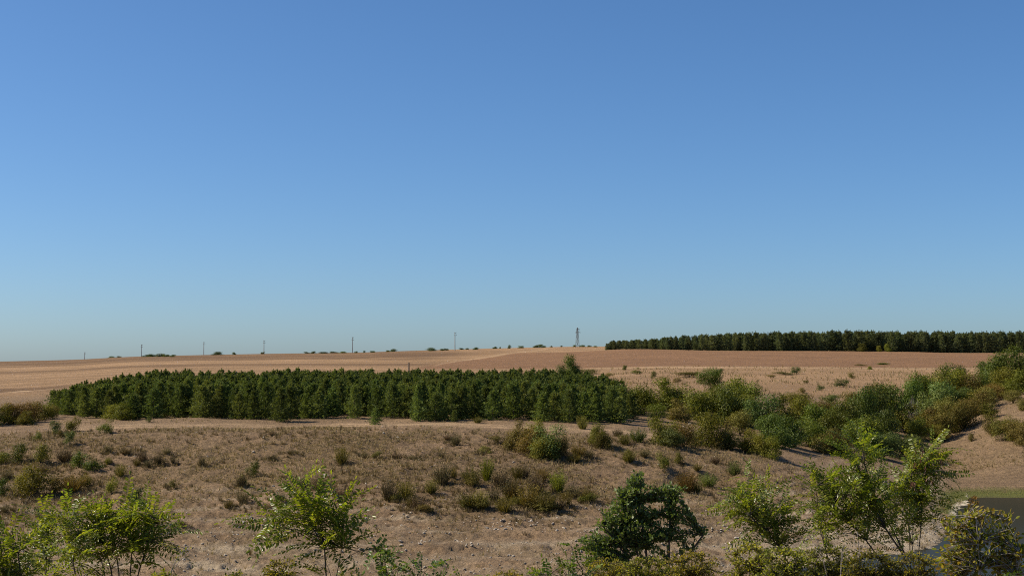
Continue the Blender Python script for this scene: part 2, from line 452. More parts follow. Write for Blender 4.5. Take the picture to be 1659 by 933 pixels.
# terrain sheet -------------------------------------------------
def build_terrain():
    y = np.concatenate([np.linspace(-70, 20, 16), np.linspace(24, 74, 22),
                        np.arange(75, 146, 0.24), np.arange(146, 235, 0.7), np.arange(235, 420, 2.2),
                        np.arange(422, 1060, 6.0), np.geomspace(1070, 6000, 28)])
    uc = np.linspace(-0.40, 0.40, 560)
    uo = 0.40 + np.geomspace(0.01, 1.6, 26)
    u = np.concatenate([-uo[::-1], uc, uo])
    X = u[None] * (np.maximum(y, -20)[:, None] + 24) * np.where(y > 60, 1, 1)[:, None]
    # keep the dense columns over what lies between the sight lines
    X = u[None] * np.maximum(y, 30)[:, None] * 1.02
    Y = np.repeat(y[:, None], len(u), 1)
    Z = h(X, Y)
    ny, nu = X.shape
    V = np.stack([X, Y, Z], -1).reshape(-1, 3)
    x, yy, z = V[:, 0], V[:, 1], V[:, 2]
    zs = h_smooth(x, yy)
    upx = 829.5 + (x / np.maximum(yy, 1)) * F               # bearing, written as a column of the photograph
    n1 = fbm(x * 0.03, yy * 0.03, 4); n2 = fbm(x * 0.25, yy * 0.25, 4); n3 = fbm(x * 0.006, yy * 0.02, 3)
    A = {}
    A['stubble'] = sstep(205, 250, yy + 25 * n1)
    right_edge = np.interp(yy, [380, 430, 520, 600, 700, 1000], [650, 690, 740, 800, 870, 930])
    plo = sstep(392, 402, yy + 6 * n2) * (1 - sstep(652, 660, yy)) * sstep(-14, 14, upx - right_edge - 10 * n2) * (1 - sstep(1612, 1625, upx))
    A['ploughed'] = plo
    A['dark_field'] = np.clip(sstep(620, 700, yy + 140 * n1 + (upx - 300) * 0.12) * (1 - sstep(640, 780, upx)) * 0.75
                              + 0.75 * sstep(0.1, 0.25, n3) * sstep(400, 450, yy) * (1 - plo) * (1 - sstep(700, 900, upx))
                              + 0.8 * sstep(235, 245, yy + 8 * n2) * (1 - sstep(262, 275, yy + 8 * n2)) * (1 - sstep(90, 200, upx)), 0, 1)
    ty = 133.4 + 1.2 * np.sin(x * 0.06) + 0.8 * np.sin(x * 0.023 + 1) - 3.0 * sstep(-8, 6, x) * 0.6
    on = sstep(-44, -39, x) * (1 - sstep(16, 22, x))
    wheel = np.maximum(1 - sstep(0.30, 0.62, np.abs(yy - ty - 0.85)), 1 - sstep(0.30, 0.62, np.abs(yy - ty + 0.85)))
    tr = np.maximum(wheel, 0.35 * (1 - sstep(1.5, 2.6, np.abs(yy - ty)))) * on * np.clip(0.75 + 0.8 * n2, 0, 1)
    ty2 = 247 + 0.35 * (x + 85)
    tr2 = (1 - sstep(1.6, 3.0, np.abs(yy - ty2))) * (1 - sstep(-66, -58, x)) * sstep(-96, -90, x)
    edge = np.interp(upx, [690, 740, 800, 870, 900], [395, 520, 610, 720, 800])
    tr3 = 0.4 * (1 - sstep(8, 16, np.abs(yy - edge))) * sstep(690, 720, upx) * (1 - sstep(880, 910, upx))
    tr4 = 0.6 * (1 - sstep(3, 7, np.abs(yy - 655))) * sstep(960, 1000, upx)
    tr5 = 0.35 * (1 - sstep(3, 9, np.abs(yy - 388 - 6 * n2))) * sstep(940, 1000, upx)
    A['track'] = np.maximum.reduce([tr, tr2, tr3, tr4, tr5])
    slope_w = sstep(97, 108, yy + 9 * n1) * (1 - sstep(126, 131, yy))
    A['scrub'] = np.clip(slope_w * (0.75 + 0.9 * n2 + 0.5 * n1) * (1 - 0.75 * sstep(1180, 1300, upx))
                         + 0.45 * sstep(136, 150, yy) * (1 - sstep(200, 240, yy)) * (0.6 + n2)
                         + 0.55 * sstep(225, 245, yy) * (1 - sstep(370, 395, yy)) * sstep(950, 1010, upx) * np.clip(0.45 + 1.3 * n1 + n2, 0, 1)
                         + 0.6 * sstep(-0.1, 0.35, n2) * (yy > 76) * (yy < 110) * (1 - 0.6 * sstep(1100, 1250, upx)), 0, 1)
    lev = (zs + 0.35 * n1 + 0.12 * n2) / 0.42
    strand = np.exp(-((lev - np.round(lev)) / 0.17) ** 2) * np.clip(0.5 + 1.5 * fbm(x * 0.12, yy * 0.4, 4), 0, 1) * (yy > 74) * (1 - sstep(-9.4, -8.2, zs))
    low = 1 - sstep(-11.4, -9.6, zs + 0.9 * n2)
    A['gravel'] = np.clip((yy > 70) * low * (0.38 + 0.5 * sstep(1050, 1260, upx)) * np.clip(0.5 + 1.1 * n2 + 0.7 * fbm(x * 1.1, yy * 1.1, 3), 0, 1)
                          * (1 - sstep(1500, 1530, upx)), 0, 1)
    A['gravel'] = np.clip(A['gravel'] + 0.65 * strand * (1 - sstep(1490, 1520, upx)), 0, 1)
    A['green'] = sstep(1488, 1520, upx) * sstep(-12.3, -12.02, zs) * (1 - sstep(-11.85, -11.55, zs + 0.25 * n2)) * (yy > 118)
    sil = sstep(1515, 1530, upx) * (1 - sstep(1570, 1625, upx)) * (yy > 115) * (1 - sstep(0.03, 0.06, np.abs(zs - WATER_Z + 0.02)))
    rim = sstep(1180, 1300, upx) * (1 - sstep(1520, 1535, upx)) * (1 - sstep(0.15, 0.9, np.abs(zs - WATER_Z))) * 0.25
    A['silt'] = np.clip(sil + rim * np.clip(0.5 + n2, 0, 1), 0, 1)
    A['wet'] = (yy > 70) * (1 - sstep(-12.10, -11.97, z))
    me_q = (np.arange(ny - 1)[:, None] * nu + np.arange(nu - 1)[None]).ravel()
    Q = np.stack([me_q, me_q + 1, me_q + nu + 1, me_q + nu], 1)
    # split the one sheet, along its own edges, into the kinds of ground
    fq = lambda a: a[Q].mean(1)
    cls = np.zeros(len(Q), int)
    cls[(fq(A['stubble']) > 0.5)] = 1
    cls[fq(A['ploughed']) > 0.5] = 2
    cls[(fq(on * (1 - sstep(1.4, 1.8, np.abs(yy - ty)))) > 0.5)] = 3
    cls[fq(A['green']) > 0.5] = 4
    for c, nm in enumerate(['ground', 'stubble_field', 'ploughed_field', 'dirt_track', 'grassy_shore']):
        q = Q[cls == c]
        used, inv = np.unique(q, return_inverse=True)
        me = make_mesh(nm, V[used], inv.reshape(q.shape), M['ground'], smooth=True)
        for k, a in A.items():
            at = me.attributes.new(k, 'FLOAT', 'POINT')
            at.data.foreach_set('value', np.ascontiguousarray(a[used], dtype=np.float32))
        tag(obj(nm, me), kind='structure')
build_terrain()

# pond: one level sheet, bounded by the terrain that rises out of it
_w = make_mesh('water', np.array([[12, 60, WATER_Z], [95, 60, WATER_Z], [95, 134, WATER_Z], [12, 134, WATER_Z]], float), np.array([[0, 1, 2, 3]]), M['water'])
tag(obj('water', _w), kind='structure')

# ------------------------------------------------------------------ foliage meshes
def leaf_quads(C, N, size, asp=0.55, rng=RNG):
    """Leaves as folded diamonds: centres C, normals N, lengths size. Returns V, tris."""
    n = len(C)
    r = rng.normal(size=(n, 3))
    t = unit(np.cross(N, r)); b = np.cross(N, t)
    L = (np.broadcast_to(size, (n,)) * rng.uniform(0.7, 1.3, n))[:, None]
    fold = 0.22 * L * asp
    p0 = C - t * L / 2; p2 = C + t * L / 2
    p1 = C + b * L * asp / 2 + N * fold; p3 = C - b * L * asp / 2 + N * fold
    V = np.stack([p0, p1, p2, p3], 1).reshape(-1, 3)
    i = np.arange(n)[:, None] * 4
    T = np.concatenate([i + [0, 1, 2], i + [0, 2, 3]], 0)
    return V, T

def bush_crown(seed, n_leaf, leaf, mat, flat=1.0, lobes=9, ragged=0.25, open_=0.0):
    """Unit bush: base at 0, height about 1, width about 1."""
    r = np.random.default_rng(seed)
    th = r.uniform(0, 2 * math.pi, lobes); rad = 0.30 * np.sqrt(r.random(lobes)) * (1 + 0.15 * r.random(lobes)); zc = r.uniform(0.10, 0.78, lobes)
    rad = rad * np.sqrt(np.clip(1.25 - zc, 0.2, 1))
    Cn = np.stack([rad * np.cos(th), rad * np.sin(th), zc], 1)
    R = r.uniform(0.13, 0.25, lobes)
    Cn = np.concatenate([Cn, [[0, 0, 0.38]]]); R = np.append(R, 0.30)
    pick = r.choice(len(R), n_leaf, p=R ** 2 / (R ** 2).sum())
    d = unit(r.normal(size=(n_leaf, 3)))
    # sprays: leaves gather round a few directions per lobe, so gaps and sprigs appear
    spray = unit(r.normal(size=(len(R), 16, 3)))
    d = unit(d * 0.75 + spray[pick, r.integers(0, 16, n_leaf)] * 0.6)
    q = r.random(n_leaf) ** 0.42
    rr = R[pick] * q * (1 + ragged * r.normal(size=n_leaf) * 0.6)
    C = Cn[pick] + d * rr[:, None] * np.array([1, 1, 1.0])
    C[:, 2] = np.abs(C[:, 2]) * flat
    keep = C[:, 2] > 0.01
    C, d = C[keep], d[keep]
    N = unit(d * 0.9 + r.normal(size=C.shape) * 0.5 + [0, 0, 0.35])
    wx = np.percentile(np.abs(C[:, :2]), 97); zx = np.percentile(C[:, 2], 98)
    C = C * [0.5 / wx, 0.5 / wx, 0.97 / zx]
    V, T = leaf_quads(C, N, leaf, 0.6, r)
    return make_mesh('crown', V, T, mat)

def stems_mesh(seed, mat, n=7, hgt=0.6, rad=0.012, spread=0.35, up=1.0):
    r = np.random.default_rng(seed)
    mb = MB()
    for k in range(n):
        a = r.uniform(0, 2 * math.pi); s = spread * r.uniform(0.3, 1)
        e = np.array([math.cos(a) * s, math.sin(a) * s, hgt * r.uniform(0.7, 1.1)])
        m = e * np.array([0.35, 0.35, 0.5]) + r.normal(size=3) * 0.02
        mb.tube([[0, 0, -0.05], m, e], [rad, rad * .7, rad * .3], 4)
    return mb.mesh('stems', mat)

def wispy_crown(seed, mat, n=170, leafy=260, width=0.5):
    """Airy shrub of upright thin twigs with sparse small leaves."""
    r = np.random.default_rng(seed)
    a = r.uniform(0, 2 * math.pi, n); s = width * np.sqrt(r.random(n)); L = r.uniform(0.35, 1.0, n) * (1 - 0.3 * s / width)
    base = np.stack([np.cos(a) * s * 0.25, np.sin(a) * s * 0.25, np.zeros(n) - 0.03], 1)
    tip = np.stack([np.cos(a) * s, np.sin(a) * s, L], 1) + r.normal(size=(n, 3)) * 0.03
    mid = base * 0.45 + tip * 0.55 + np.stack([np.zeros(n), np.zeros(n), 0.06 * L], 1)
    tip = tip * [0.5 / width, 0.5 / width, 1.08]; mid = mid * [0.5 / width, 0.5 / width, 1.08]
    side = unit(np.cross(tip - base, r.normal(size=(n, 3)))) * 0.011
    V = np.stack([base - side, base + side, mid + side * 0.8, mid - side * 0.8, tip], 1).reshape(-1, 3)
    i = np.arange(n)[:, None] * 5
    T = np.concatenate([i + [0, 1, 2], i + [0, 2, 3], i + [3, 2, 4]])
    k = r.integers(0, n, leafy); f = r.uniform(0.4, 1.05, leafy)[:, None]
    C = mid[k] * (1 - f) + tip[k] * f + r.normal(size=(leafy, 3)) * 0.03
    N = unit(r.normal(size=(leafy, 3)) + [0, 0, 0.4])
    V2, T2 = leaf_quads(C, N, 0.05, 0.6, r)
    return make_mesh('crown', np.concatenate([V, V2]), np.concatenate([T, T2 + len(V)]), mat)

def pine_crown(seed, H, W, mat, whorls=13, per=7, tufts=6, needles=8, nl=0.20, nw=0.028, skirt=0.02, shape=0.75):
    """Whorls of rising branches, each set with tufts of needles that fan from one point."""
    r = np.random.default_rng(seed)
    P, Dn, Ls = [], [], []
    lean = r.normal(size=2) * 0.02
    for w in range(whorls):
        t = skirt + (0.95 - skirt) * (w + r.uniform(-0.3, 0.3)) / whorls
        t = min(max(t, 0.02), 0.98)
        prof = (1 - t) ** shape * min(1.0, 0.70 + 1.6 * t)
        gap = r.uniform(0.82, 1.12)
        for k in range(per):
            a = 2 * math.pi * (k + 0.5 * r.random()) / per + w * 1.1
            L = W / 2 * prof * gap * r.uniform(0.6, 1.18)
            up = math.radians(8 + 26 * t + r.uniform(-10, 10))
            dr = np.array([math.cos(a), math.sin(a), 0])
            nt = max(2, int(round(tufts * (0.4 + 0.65 * prof))))
            for s in np.linspace(0.25, 1.0, nt):
                p = dr * L * s + np.array([lean[0] * H * t, lean[1] * H * t, H * t * 0.95 + L * s * math.tan(up) * (0.5 + 0.5 * s)])
                lat = np.array([-dr[1], dr[0], 0]) * r.normal() * 0.22 * L * s
                P.append(p + lat + r.normal(size=3) * 0.03 * W / 2)
                Dn.append(unit(dr * 0.7 + lat + np.array([0, 0, 0.8]))); Ls.append(r.uniform(0.75, 1.2))
    nc = 3 + int(r.integers(0, 3))
    for c in range(nc):   # leading shoots stand up like candles
        o_ = np.array([0, 0, 0]) if c == 0 else np.array([r.normal() * 0.10 * W, r.normal() * 0.10 * W, 0])
        hh = H * (0.86 if c == 0 else r.uniform(0.70, 0.84))
        for k in range(5):
            P.append(o_ + np.array([lean[0] * H, lean[1] * H, hh + H * 0.026 * k])); Dn.append(np.array([0, 0, 1.0])); Ls.append(0.75 - 0.06 * k)
    P = np.array(P); Dn = np.array(Dn); Ls = np.array(Ls)
    P[:, 2] = np.maximum(P[:, 2], 0.05)
    n = len(P)
    dd = unit(np.repeat(Dn, needles, 0) * 0.85 + r.normal(size=(n * needles, 3)) * 0.55)
    L = np.repeat(Ls, needles)[:, None] * nl
    tipc = np.repeat(P, needles, 0) + dd * L
    sd = unit(np.cross(dd, r.normal(size=dd.shape))) * nw
    tips = np.stack([tipc - sd, tipc + sd], 1).reshape(n, needles * 2, 3)
    V = np.concatenate([P[:, None], tips], 1).reshape(-1, 3)
    b = np.arange(n)[:, None] * (1 + 2 * needles); j = np.arange(needles)[None]
    T = np.stack([np.broadcast_to(b, (n, needles)), b + 1 + 2 * j, b + 2 + 2 * j], -1).reshape(-1, 3)
    return make_mesh('crown', V, T, mat)

def trunk_mesh(H, r0, seed=0, mat=None):
    r = np.random.default_rng(seed); mb = MB()
    z = np.linspace(-0.15, H, 5)
    P = np.stack([r.normal(size=5) * 0.02 * H * 0.2, r.normal(size=5) * 0.02 * H * 0.2, z], 1); P[0, :2] = 0
    mb.tube(P, np.linspace(r0, r0 * 0.25, 5), 6)
    return mb.mesh('trunk', mat or M['bark'])

# ------------------------------------------------------------------ young pine plantation
def mesh_arrays(me):
    V = np.empty(len(me.vertices) * 3, np.float32); me.vertices.foreach_get('co', V)
    T = np.empty(len(me.loops), np.int32); me.loops.foreach_get('vertex_index', T)
    return V.reshape(-1, 3), T.reshape(-1, 3)

pine_crowns = [pine_crown(40 + i, 3.7, 2.7 + 0.3 * (i % 3), M['pine'], 14, 7, 6, 8, 0.23, 0.034, 0.02, 0.88) for i in range(6)]
pine_trunk = trunk_mesh(3.3, 0.06, 1)
pine_low = [pine_crown(60 + i, 3.7, 2.6, M['pine'], 10, 6, 4, 6, 0.30, 0.06, 0.02, 0.85) for i in range(3)]

def place_tree(name, crown, trunk, x, y, s, label, cat, group, sz=None):
    t = thing(name, (x, y, ground(x, y) - 0.03), label, cat, group, rnd.uniform(0, 6.28), (s, s, sz or s))
    obj('crown', crown, t); obj('trunk', trunk, t)
    return t

spots = []
row = 0
yy = 137.6
while yy < 206:
    front = yy
    xx = -54 + rnd.uniform(0, 3)
    while xx < 16:
        x = xx + rnd.uniform(-1.1, 1.1); y = yy + rnd.uniform(-1.1, 1.1) + 0.02 * (x + 20)
        px = 829.5 + F * x / y
        yf = np.interp(px, [80, 130, 190, 260, 400, 620, 800, 1035], [150, 146.5, 143, 141.5, 138.5, 139.3, 139.3, 137.5]) + 1.3 * math.sin(x * 0.9) + 1.1 * math.sin(x * 0.37 + 1)
        yb = np.interp(px, [80, 105, 130, 200, 330, 500, 940, 1035], [160, 172, 181, 194, 199, 205, 205, 165])
        if yf <= y <= yb and 84 < px < 1022: spots.append((x, y, px, y - yf))
        xx += 2.3
    yy += 2.3
spots.sort(key=lambda s: s[1])
front_spots = [s for s in spots if s[3] < 2.3]
rest = [s for s in spots if s[3] >= 2.3]
front_spots.sort(key=lambda s: s[2])
ORDF = ['leftmost'] + [w + ' from left' for w in 'second third fourth fifth sixth seventh eighth ninth tenth eleventh twelfth'.split()]
ORDB = ['rightmost'] + [w + ' from right' for w in 'second third fourth fifth sixth seventh eighth ninth tenth eleventh twelfth'.split()]
PG = 'young pines of the plantation'
def edge_low(px): return float(np.interp(px, [84, 240, 960, 1022], [0.72, 1.0, 1.0, 0.86]))
for i, (x, y, px, d) in enumerate(front_spots):
    last = i == len(front_spots) - 1
    lab = ('young dark pine at the left end of the plantation\'s front row' if i == 0 else
           'young dark pine at the right end of the plantation\'s front row' if last else
           f"{ORDF[i] if i < 12 else ORDB[len(front_spots) - 1 - i] if len(front_spots) - 1 - i < 12 else 'middle'} young pine in the plantation's front row above the dirt track")
    place_tree('young_pine', pine_crowns[i % 6], pine_trunk, x, y, rnd.uniform(0.74, 1.05), lab, 'pine tree', PG, rnd.uniform(0.74, 1.04) * edge_low(px))
n_ind = 296 - len(front_spots)
back_edge = sorted(rest, key=lambda s: -s[1])
far_set = set(back_edge[:70])
near_rest = [s for s in rest if s not in far_set]
indiv = near_rest[:max(0, n_ind - 70)] + list(far_set)
joined = near_rest[max(0, n_ind - 70):]
for i, (x, y, px, d) in enumerate(indiv):
    lab = ('young pine near the back of the plantation with its tip against the field' if (x, y, px, d) in far_set else
           'young pine inside the plantation, half hidden behind the front row')
    place_tree('young_pine', pine_crowns[i % 6], pine_trunk, x, y, rnd.uniform(0.78, 1.05), lab, 'pine tree', PG, rnd.uniform(0.84, 1.10) * edge_low(px))
if joined:
    VV, TT, n = [], [], 0
    for i, (x, y, px, d) in enumerate(joined):
        v, t = mesh_arrays(pine_low[i % 3]); a = rnd.uniform(0, 6.28); s = rnd.uniform(0.9, 1.08) * edge_low(px)
        R = np.array([[math.cos(a), -math.sin(a), 0], [math.sin(a), math.cos(a), 0], [0, 0, 1]])
        VV.append(v @ R.T * s + [x, y, ground(x, y)]); TT.append(t + n); n += len(v)
    tag(obj('pine_plantation_interior', make_mesh('pine_plantation_interior', np.concatenate(VV), np.concatenate(TT), M['pine'])),
        'dense dark mass of young pines in the middle of the plantation', 'pine trees', None, 'stuff')
for px, v, hp, lab in ((608, 688, 30, 'small round pine standing alone in front of the plantation by the track'),
                       (703, 680, 19, 'very small pine seedling left of another one before the plantation edge'),
                       (736, 683, 21, 'very small pine seedling right of another one before the plantation edge'),
                       (206, 679, 22, 'low pine sapling beside the yellowish shrubs at the plantation front')):
    p = hit(px, v); s = hp / F * p[1] / 3.75
    place_tree('young_pine', pine_crowns[1], pine_trunk, p[0], p[1], s * 1.12, lab, 'pine tree', PG, s)

# ------------------------------------------------------------------ mature pine wood on the skyline at right
far_crowns = []
for i in range(6):
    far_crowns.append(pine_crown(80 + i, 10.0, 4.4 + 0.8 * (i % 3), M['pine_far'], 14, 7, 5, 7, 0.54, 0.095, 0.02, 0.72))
far_trunk = trunk_mesh(9.0, 0.16, 3)
FG = 'pines of the wood on the skyline'
def far_height(px):
    return np.interp(px, [975, 1000, 1030, 1060, 1110, 1200, 1350, 1700], [3.6, 4.6, 4.6, 5.6, 7.2, 9.0, 10.2, 10.6])
fcount = 0
for r_ in range(4):
    D = 657 + r_ * 7
    x = slope(980 + r_ * 4, 566)[0] * D
    while x < slope(1700, 566)[0] * D:
        px = 829.5 + F * x / D
        y = D + rnd.uniform(-2, 2); xj = x + rnd.uniform(-1.2, 1.2)
        H = float(far_height(px)) * rnd.uniform(0.84, 1.06)
        s = H / 10.2
        lab = ('first low pine at the left end of the skyline wood' if (r_ == 0 and fcount == 0) else
               'dark pine in the front row of the skyline wood above the ploughed field' if r_ == 0 else
               'dark pine deeper in the skyline wood with its top against the sky')
        place_tree('pine_tree', far_crowns[fcount % 6], far_trunk, xj, y, s * (1.45 if H < 6 else 1.15) * rnd.uniform(0.85, 1.15), lab, 'pine tree', FG, s)
        fcount += 1
        x += (rnd.uniform(2.0, 3.4) + 0.1 * r_) * min(1.0, 0.45 + H / 14)

# trees deeper in that wood fill the gaps between the front rows
_VV, _TT, _n = [], [], 0
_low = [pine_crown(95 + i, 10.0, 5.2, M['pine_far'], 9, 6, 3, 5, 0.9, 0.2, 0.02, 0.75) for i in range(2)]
for i in range(170):
    D = 688 + 16 * rnd.random(); x = rnd.uniform(slope(1000, 566)[0], slope(1700, 566)[0]) * D
    v, t = mesh_arrays(_low[i % 2]); s = far_height(829.5 + F * x / D) * rnd.uniform(0.8, 1.0) / 10.2
    _VV.append(v * s + [x, D, ground(x, D)]); _TT.append(t + _n); _n += len(v)
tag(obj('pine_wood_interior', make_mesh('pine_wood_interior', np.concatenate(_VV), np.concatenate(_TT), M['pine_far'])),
    'dark inner mass of the pine wood on the right skyline', 'pine trees', None, 'stuff')

# ------------------------------------------------------------------ shrubs
BIG = {t: [bush_crown(200 + 7 * i + 31 * j, 4800, 0.050, M[t], 1.0, 12, 0.16) for i in range(4)] for j, t in enumerate(('dg', 'g', 'og', 'o', 'r', 'w', 'y'))}
SMALL = {t: [bush_crown(500 + 7 * i + 31 * j, 1700, 0.068, M[t], 1.0, 8, 0.32) for i in range(3)] for j, t in enumerate(('dg', 'g', 'og', 'o', 'r', 'w', 'y'))}
WISP = {t: [wispy_crown(700 + 5 * i + 31 * j, M[t], 170, 800) for i in range(4)] for j, t in enumerate(('d', 'o', 'r', 'w', 'og'))}
BARE = [wispy_crown(900 + i, M['twig'], 120, 0, 0.42) for i in range(2)]
STEMS = [stems_mesh(300 + i, M['bark']) for i in range(4)]
COLOR = {'dg': 'dark green', 'g': 'green', 'og': 'yellowish green', 'o': 'olive', 'r': 'rusty brown', 'd': 'dry brown', 'w': 'grey-green', 'y': 'bright yellow-green', 'b': 'bare grey'}
ORD = ['leftmost', 'second from left', 'third from left', 'fourth from left', 'fifth from left', 'sixth from left', 'seventh from left', 'eighth from left', 'ninth from left', 'tenth from left']
ORDR = [None, 'rightmost', 'second from right', 'third from right', 'fourth from right', 'fifth from right', 'sixth from right', 'seventh from right', 'eighth from right', 'ninth from right', 'tenth from right']

SHRUBS = []       # (region, px, v_base, height px, width px, type, style)
def S_(region, style, *items):
    for it in items: SHRUBS.append((region, *it, style))

S_('in the strip at the left edge', 'big',
   (6, 686, 30, 34, 'og'), (27, 685, 32, 40, 'r'), (50, 683, 32, 36, 'r'), (70, 680, 28, 34, 'og'), (-14, 688, 34, 40, 'g'), (40, 688, 22, 30, 'og'), (84, 677, 20, 22, 'o'))
S_('at the front foot of the plantation, left part', 'big',
   (186, 678, 22, 34, 'og'), (200, 681, 26, 34, 'og'), (176, 674, 20, 26, 'o'), (214, 676, 18, 22, 'og'))
S_('on the upper left slope just below the track', 'small',
   (117, 699, 24, 24, 'og'), (91, 702, 20, 18, 'w'), (113, 720, 22, 15, 'w'), (62, 713, 13, 13, 'g'), (171, 701, 22, 22, 'g'), (241, 684, 8, 8, 'g'), (268, 677, 8, 16, 'y'), (98, 708, 10, 10, 'o'))
S_('on the left slope beneath the plantation', 'small',
   (26, 749, 30, 26, 'g'), (66, 749, 30, 24, 'og'), (5, 803, 28, 24, 'dg'), (56, 804, 50, 48, 'og'), (128, 757, 26, 28, 'g'), (150, 763, 26, 26, 'g'), (222, 815, 24, 24, 'dg'), (180, 800, 26, 18, 'og'), (281, 792, 14, 12, 'og'), (2, 752, 20, 22, 'og'), (40, 790, 30, 30, 'og'), (90, 800, 26, 24, 'r'))
S_('on the left slope beneath the plantation', 'wispy',
   (118, 797, 34, 44, 'r'), (105, 748, 24, 32, 'd'), (195, 772, 24, 20, 'o'), (230, 748, 20, 18, 'd'), (257, 752, 18, 15, 'd'), (222, 755, 14, 12, 'o'), (205, 736, 14, 30, 'd'), (175, 733, 16, 14, 'd'), (327, 755, 18, 13, 'd'), (138, 788, 24, 26, 'r'), (270, 735, 10, 16, 'd'), (12, 776, 18, 20, 'd'), (240, 757, 12, 14, 'd'), (280, 750, 12, 10, 'd'), (8, 829, 12, 14, 'd'), (292, 853, 9, 12, 'o'), (175, 752, 14, 14, 'o'), (72, 765, 14, 18, 'd'))
S_('on the middle slope beneath the plantation', 'small',
   (409, 771, 24, 18, 'g'), (393, 786, 16, 12, 'og'), (612, 741, 10, 15, 'o'), (785, 734, 11, 20, 'o'), (803, 718, 12, 18, 'o'))
S_('on the middle slope beneath the plantation', 'wispy',
   (554, 752, 32, 24, 'o'), (391, 788, 24, 18, 'd'), (393, 815, 26, 24, 'd'), (370, 824, 18, 16, 'r'), (590, 742, 10, 14, 'd'), (641, 743, 9, 18, 'd'), (668, 744, 8, 14, 'd'), (725, 712, 10, 16, 'd'), (738, 722, 22, 18, 'd'), (774, 685, 12, 18, 'o'), (440, 745, 10, 16, 'd'), (470, 735, 8, 14, 'd'), (440, 705, 8, 12, 'd'), (715, 740, 9, 16, 'd'))
S_('on the lower middle slope above the stony ground', 'wispy',
   (517, 794, 28, 26, 'd'), (490, 790, 18, 14, 'd'), (550, 806, 18, 30, 'd'), (457, 811, 16, 16, 'd'), (630, 811, 40, 26, 'd'), (657, 807, 32, 36, 'o'), (680, 828, 30, 34, 'd'), (699, 800, 26, 24, 'o'), (716, 786, 38, 36, 'd'), (734, 773, 22, 14, 'o'), (763, 786, 32, 34, 'o'), (789, 778, 44, 26, 'og'), (812, 791, 36, 34, 'd'), (760, 823, 28, 44, 'o'), (779, 824, 34, 30, 'o'), (800, 812, 24, 24, 'd'), (818, 829, 30, 36, 'o'), (840, 776, 26, 26, 'r'), (826, 808, 36, 30, 'd'), (668, 822, 24, 24, 'o'))
S_('on the lower middle slope above the stony ground', 'small', (757, 822, 12, 22, 'dg'), (641, 812, 12, 22, 'o'), (690, 829, 12, 26, 'o'), (780, 824, 13, 26, 'o'), (766, 787, 13, 24, 'o'))
S_('in the clump right of mid-slope', 'big',
   (838, 728, 44, 40, 'o'), (857, 738, 44, 50, 'r'), (889, 742, 52, 48, 'w'), (880, 744, 34, 40, 'og'), (868, 733, 50, 36, 'og'), (906, 744, 34, 26, 'o'), (970, 724, 36, 34, 'og'), (976, 726, 26, 26, 'r'))
S_('in the clump right of mid-slope', 'wispy',
   (937, 741, 24, 26, 'r'), (955, 742, 16, 20, 'd'), (931, 749, 16, 26, 'r'), (944, 695, 26, 20, 'o'), (822, 722, 24, 20, 'd'), (912, 736, 24, 20, 'd'))
S_('on the lower slope behind the dark oak', 'wispy',
   (833, 811, 40, 36, 'r'), (857, 822, 44, 44, 'o'), (885, 826, 36, 38, 'o'), (904, 796, 40, 30, 'og'), (928, 806, 26, 26, 'd'), (950, 812, 24, 32, 'o'), (848, 776, 30, 26, 'd'), (870, 800, 36, 36, 'd'), (916, 818, 26, 28, 'o'), (880, 780, 24, 24, 'r'), (1112, 795, 38, 38, 'r'), (1147, 789, 26, 34, 'w'), (1128, 800, 20, 28, 'o'), (905, 826, 20, 30, 'd'))
S_('on the lower slope behind the dark oak', 'small', (952, 813, 14, 30, 'og'), (888, 827, 14, 36, 'o'), (842, 818, 12, 26, 'og'), (864, 824, 12, 30, 'o'))
S_('on the slope between bush clump and gully', 'small',
   (1076, 760, 26, 22, 'og'), (1101, 750, 18, 15, 'og'), (1019, 748, 18, 16, 'o'))
S_('on the slope between bush clump and gully', 'wispy',
   (1034, 716, 26, 32, 'w'), (1019, 749, 24, 26, 'o'), (1190, 770, 28, 24, 'w'), (1012, 720, 20, 24, 'o'), (1044, 740, 14, 20, 'd'), (1000, 706, 14, 18, 'd'), (1160, 752, 14, 18, 'd'), (1130, 762, 12, 16, 'o'))
S_('at the head of the gully beside the plantation', 'big',
   (1072, 664, 50, 66, 'og'), (1040, 672, 46, 50, 'og'), (1098, 666, 42, 50, 'g'), (1020, 668, 40, 40, 'g'), (1066, 682, 28, 30, 'g'), (1103, 682, 34, 40, 'o'), (1125, 680, 46, 44, 'g'), (1153, 631, 34, 40, 'g'), (1148, 682, 46, 50, 'g'), (1160, 668, 42, 46, 'og'))
S_('in the left part of the gully', 'big',
   (1180, 688, 62, 54, 'dg'), (1206, 676, 58, 50, 'g'), (1216, 690, 50, 40, 'y'), (1192, 680, 66, 46, 'g'), (1075, 722, 44, 46, 'og'), (1090, 726, 30, 36, 'w'), (1108, 724, 40, 40, 'r'), (1148, 724, 54, 60, 'og'), (1166, 726, 40, 40, 'o'), (1184, 728, 30, 34, 'og'), (1200, 706, 40, 40, 'o'), (1215, 734, 38, 40, 'og'), (1230, 738, 36, 34, 'og'))
S_('in the middle of the gully', 'big',
   (1236, 700, 58, 56, 'w'), (1262, 698, 56, 60, 'og'), (1255, 724, 52, 56, 'dg'), (1285, 724, 50, 56, 'dg'), (1250, 743, 34, 34, 'og'), (1300, 690, 46, 56, 'og'), (1318, 700, 44, 56, 'g'), (1310, 724, 40, 50, 'g'), (1345, 690, 40, 50, 'o'), (1352, 712, 46, 50, 'g'), (1334, 732, 36, 50, 'o'), (1362, 736, 34, 44, 'o'), (1290, 660, 24, 40, 'o'))
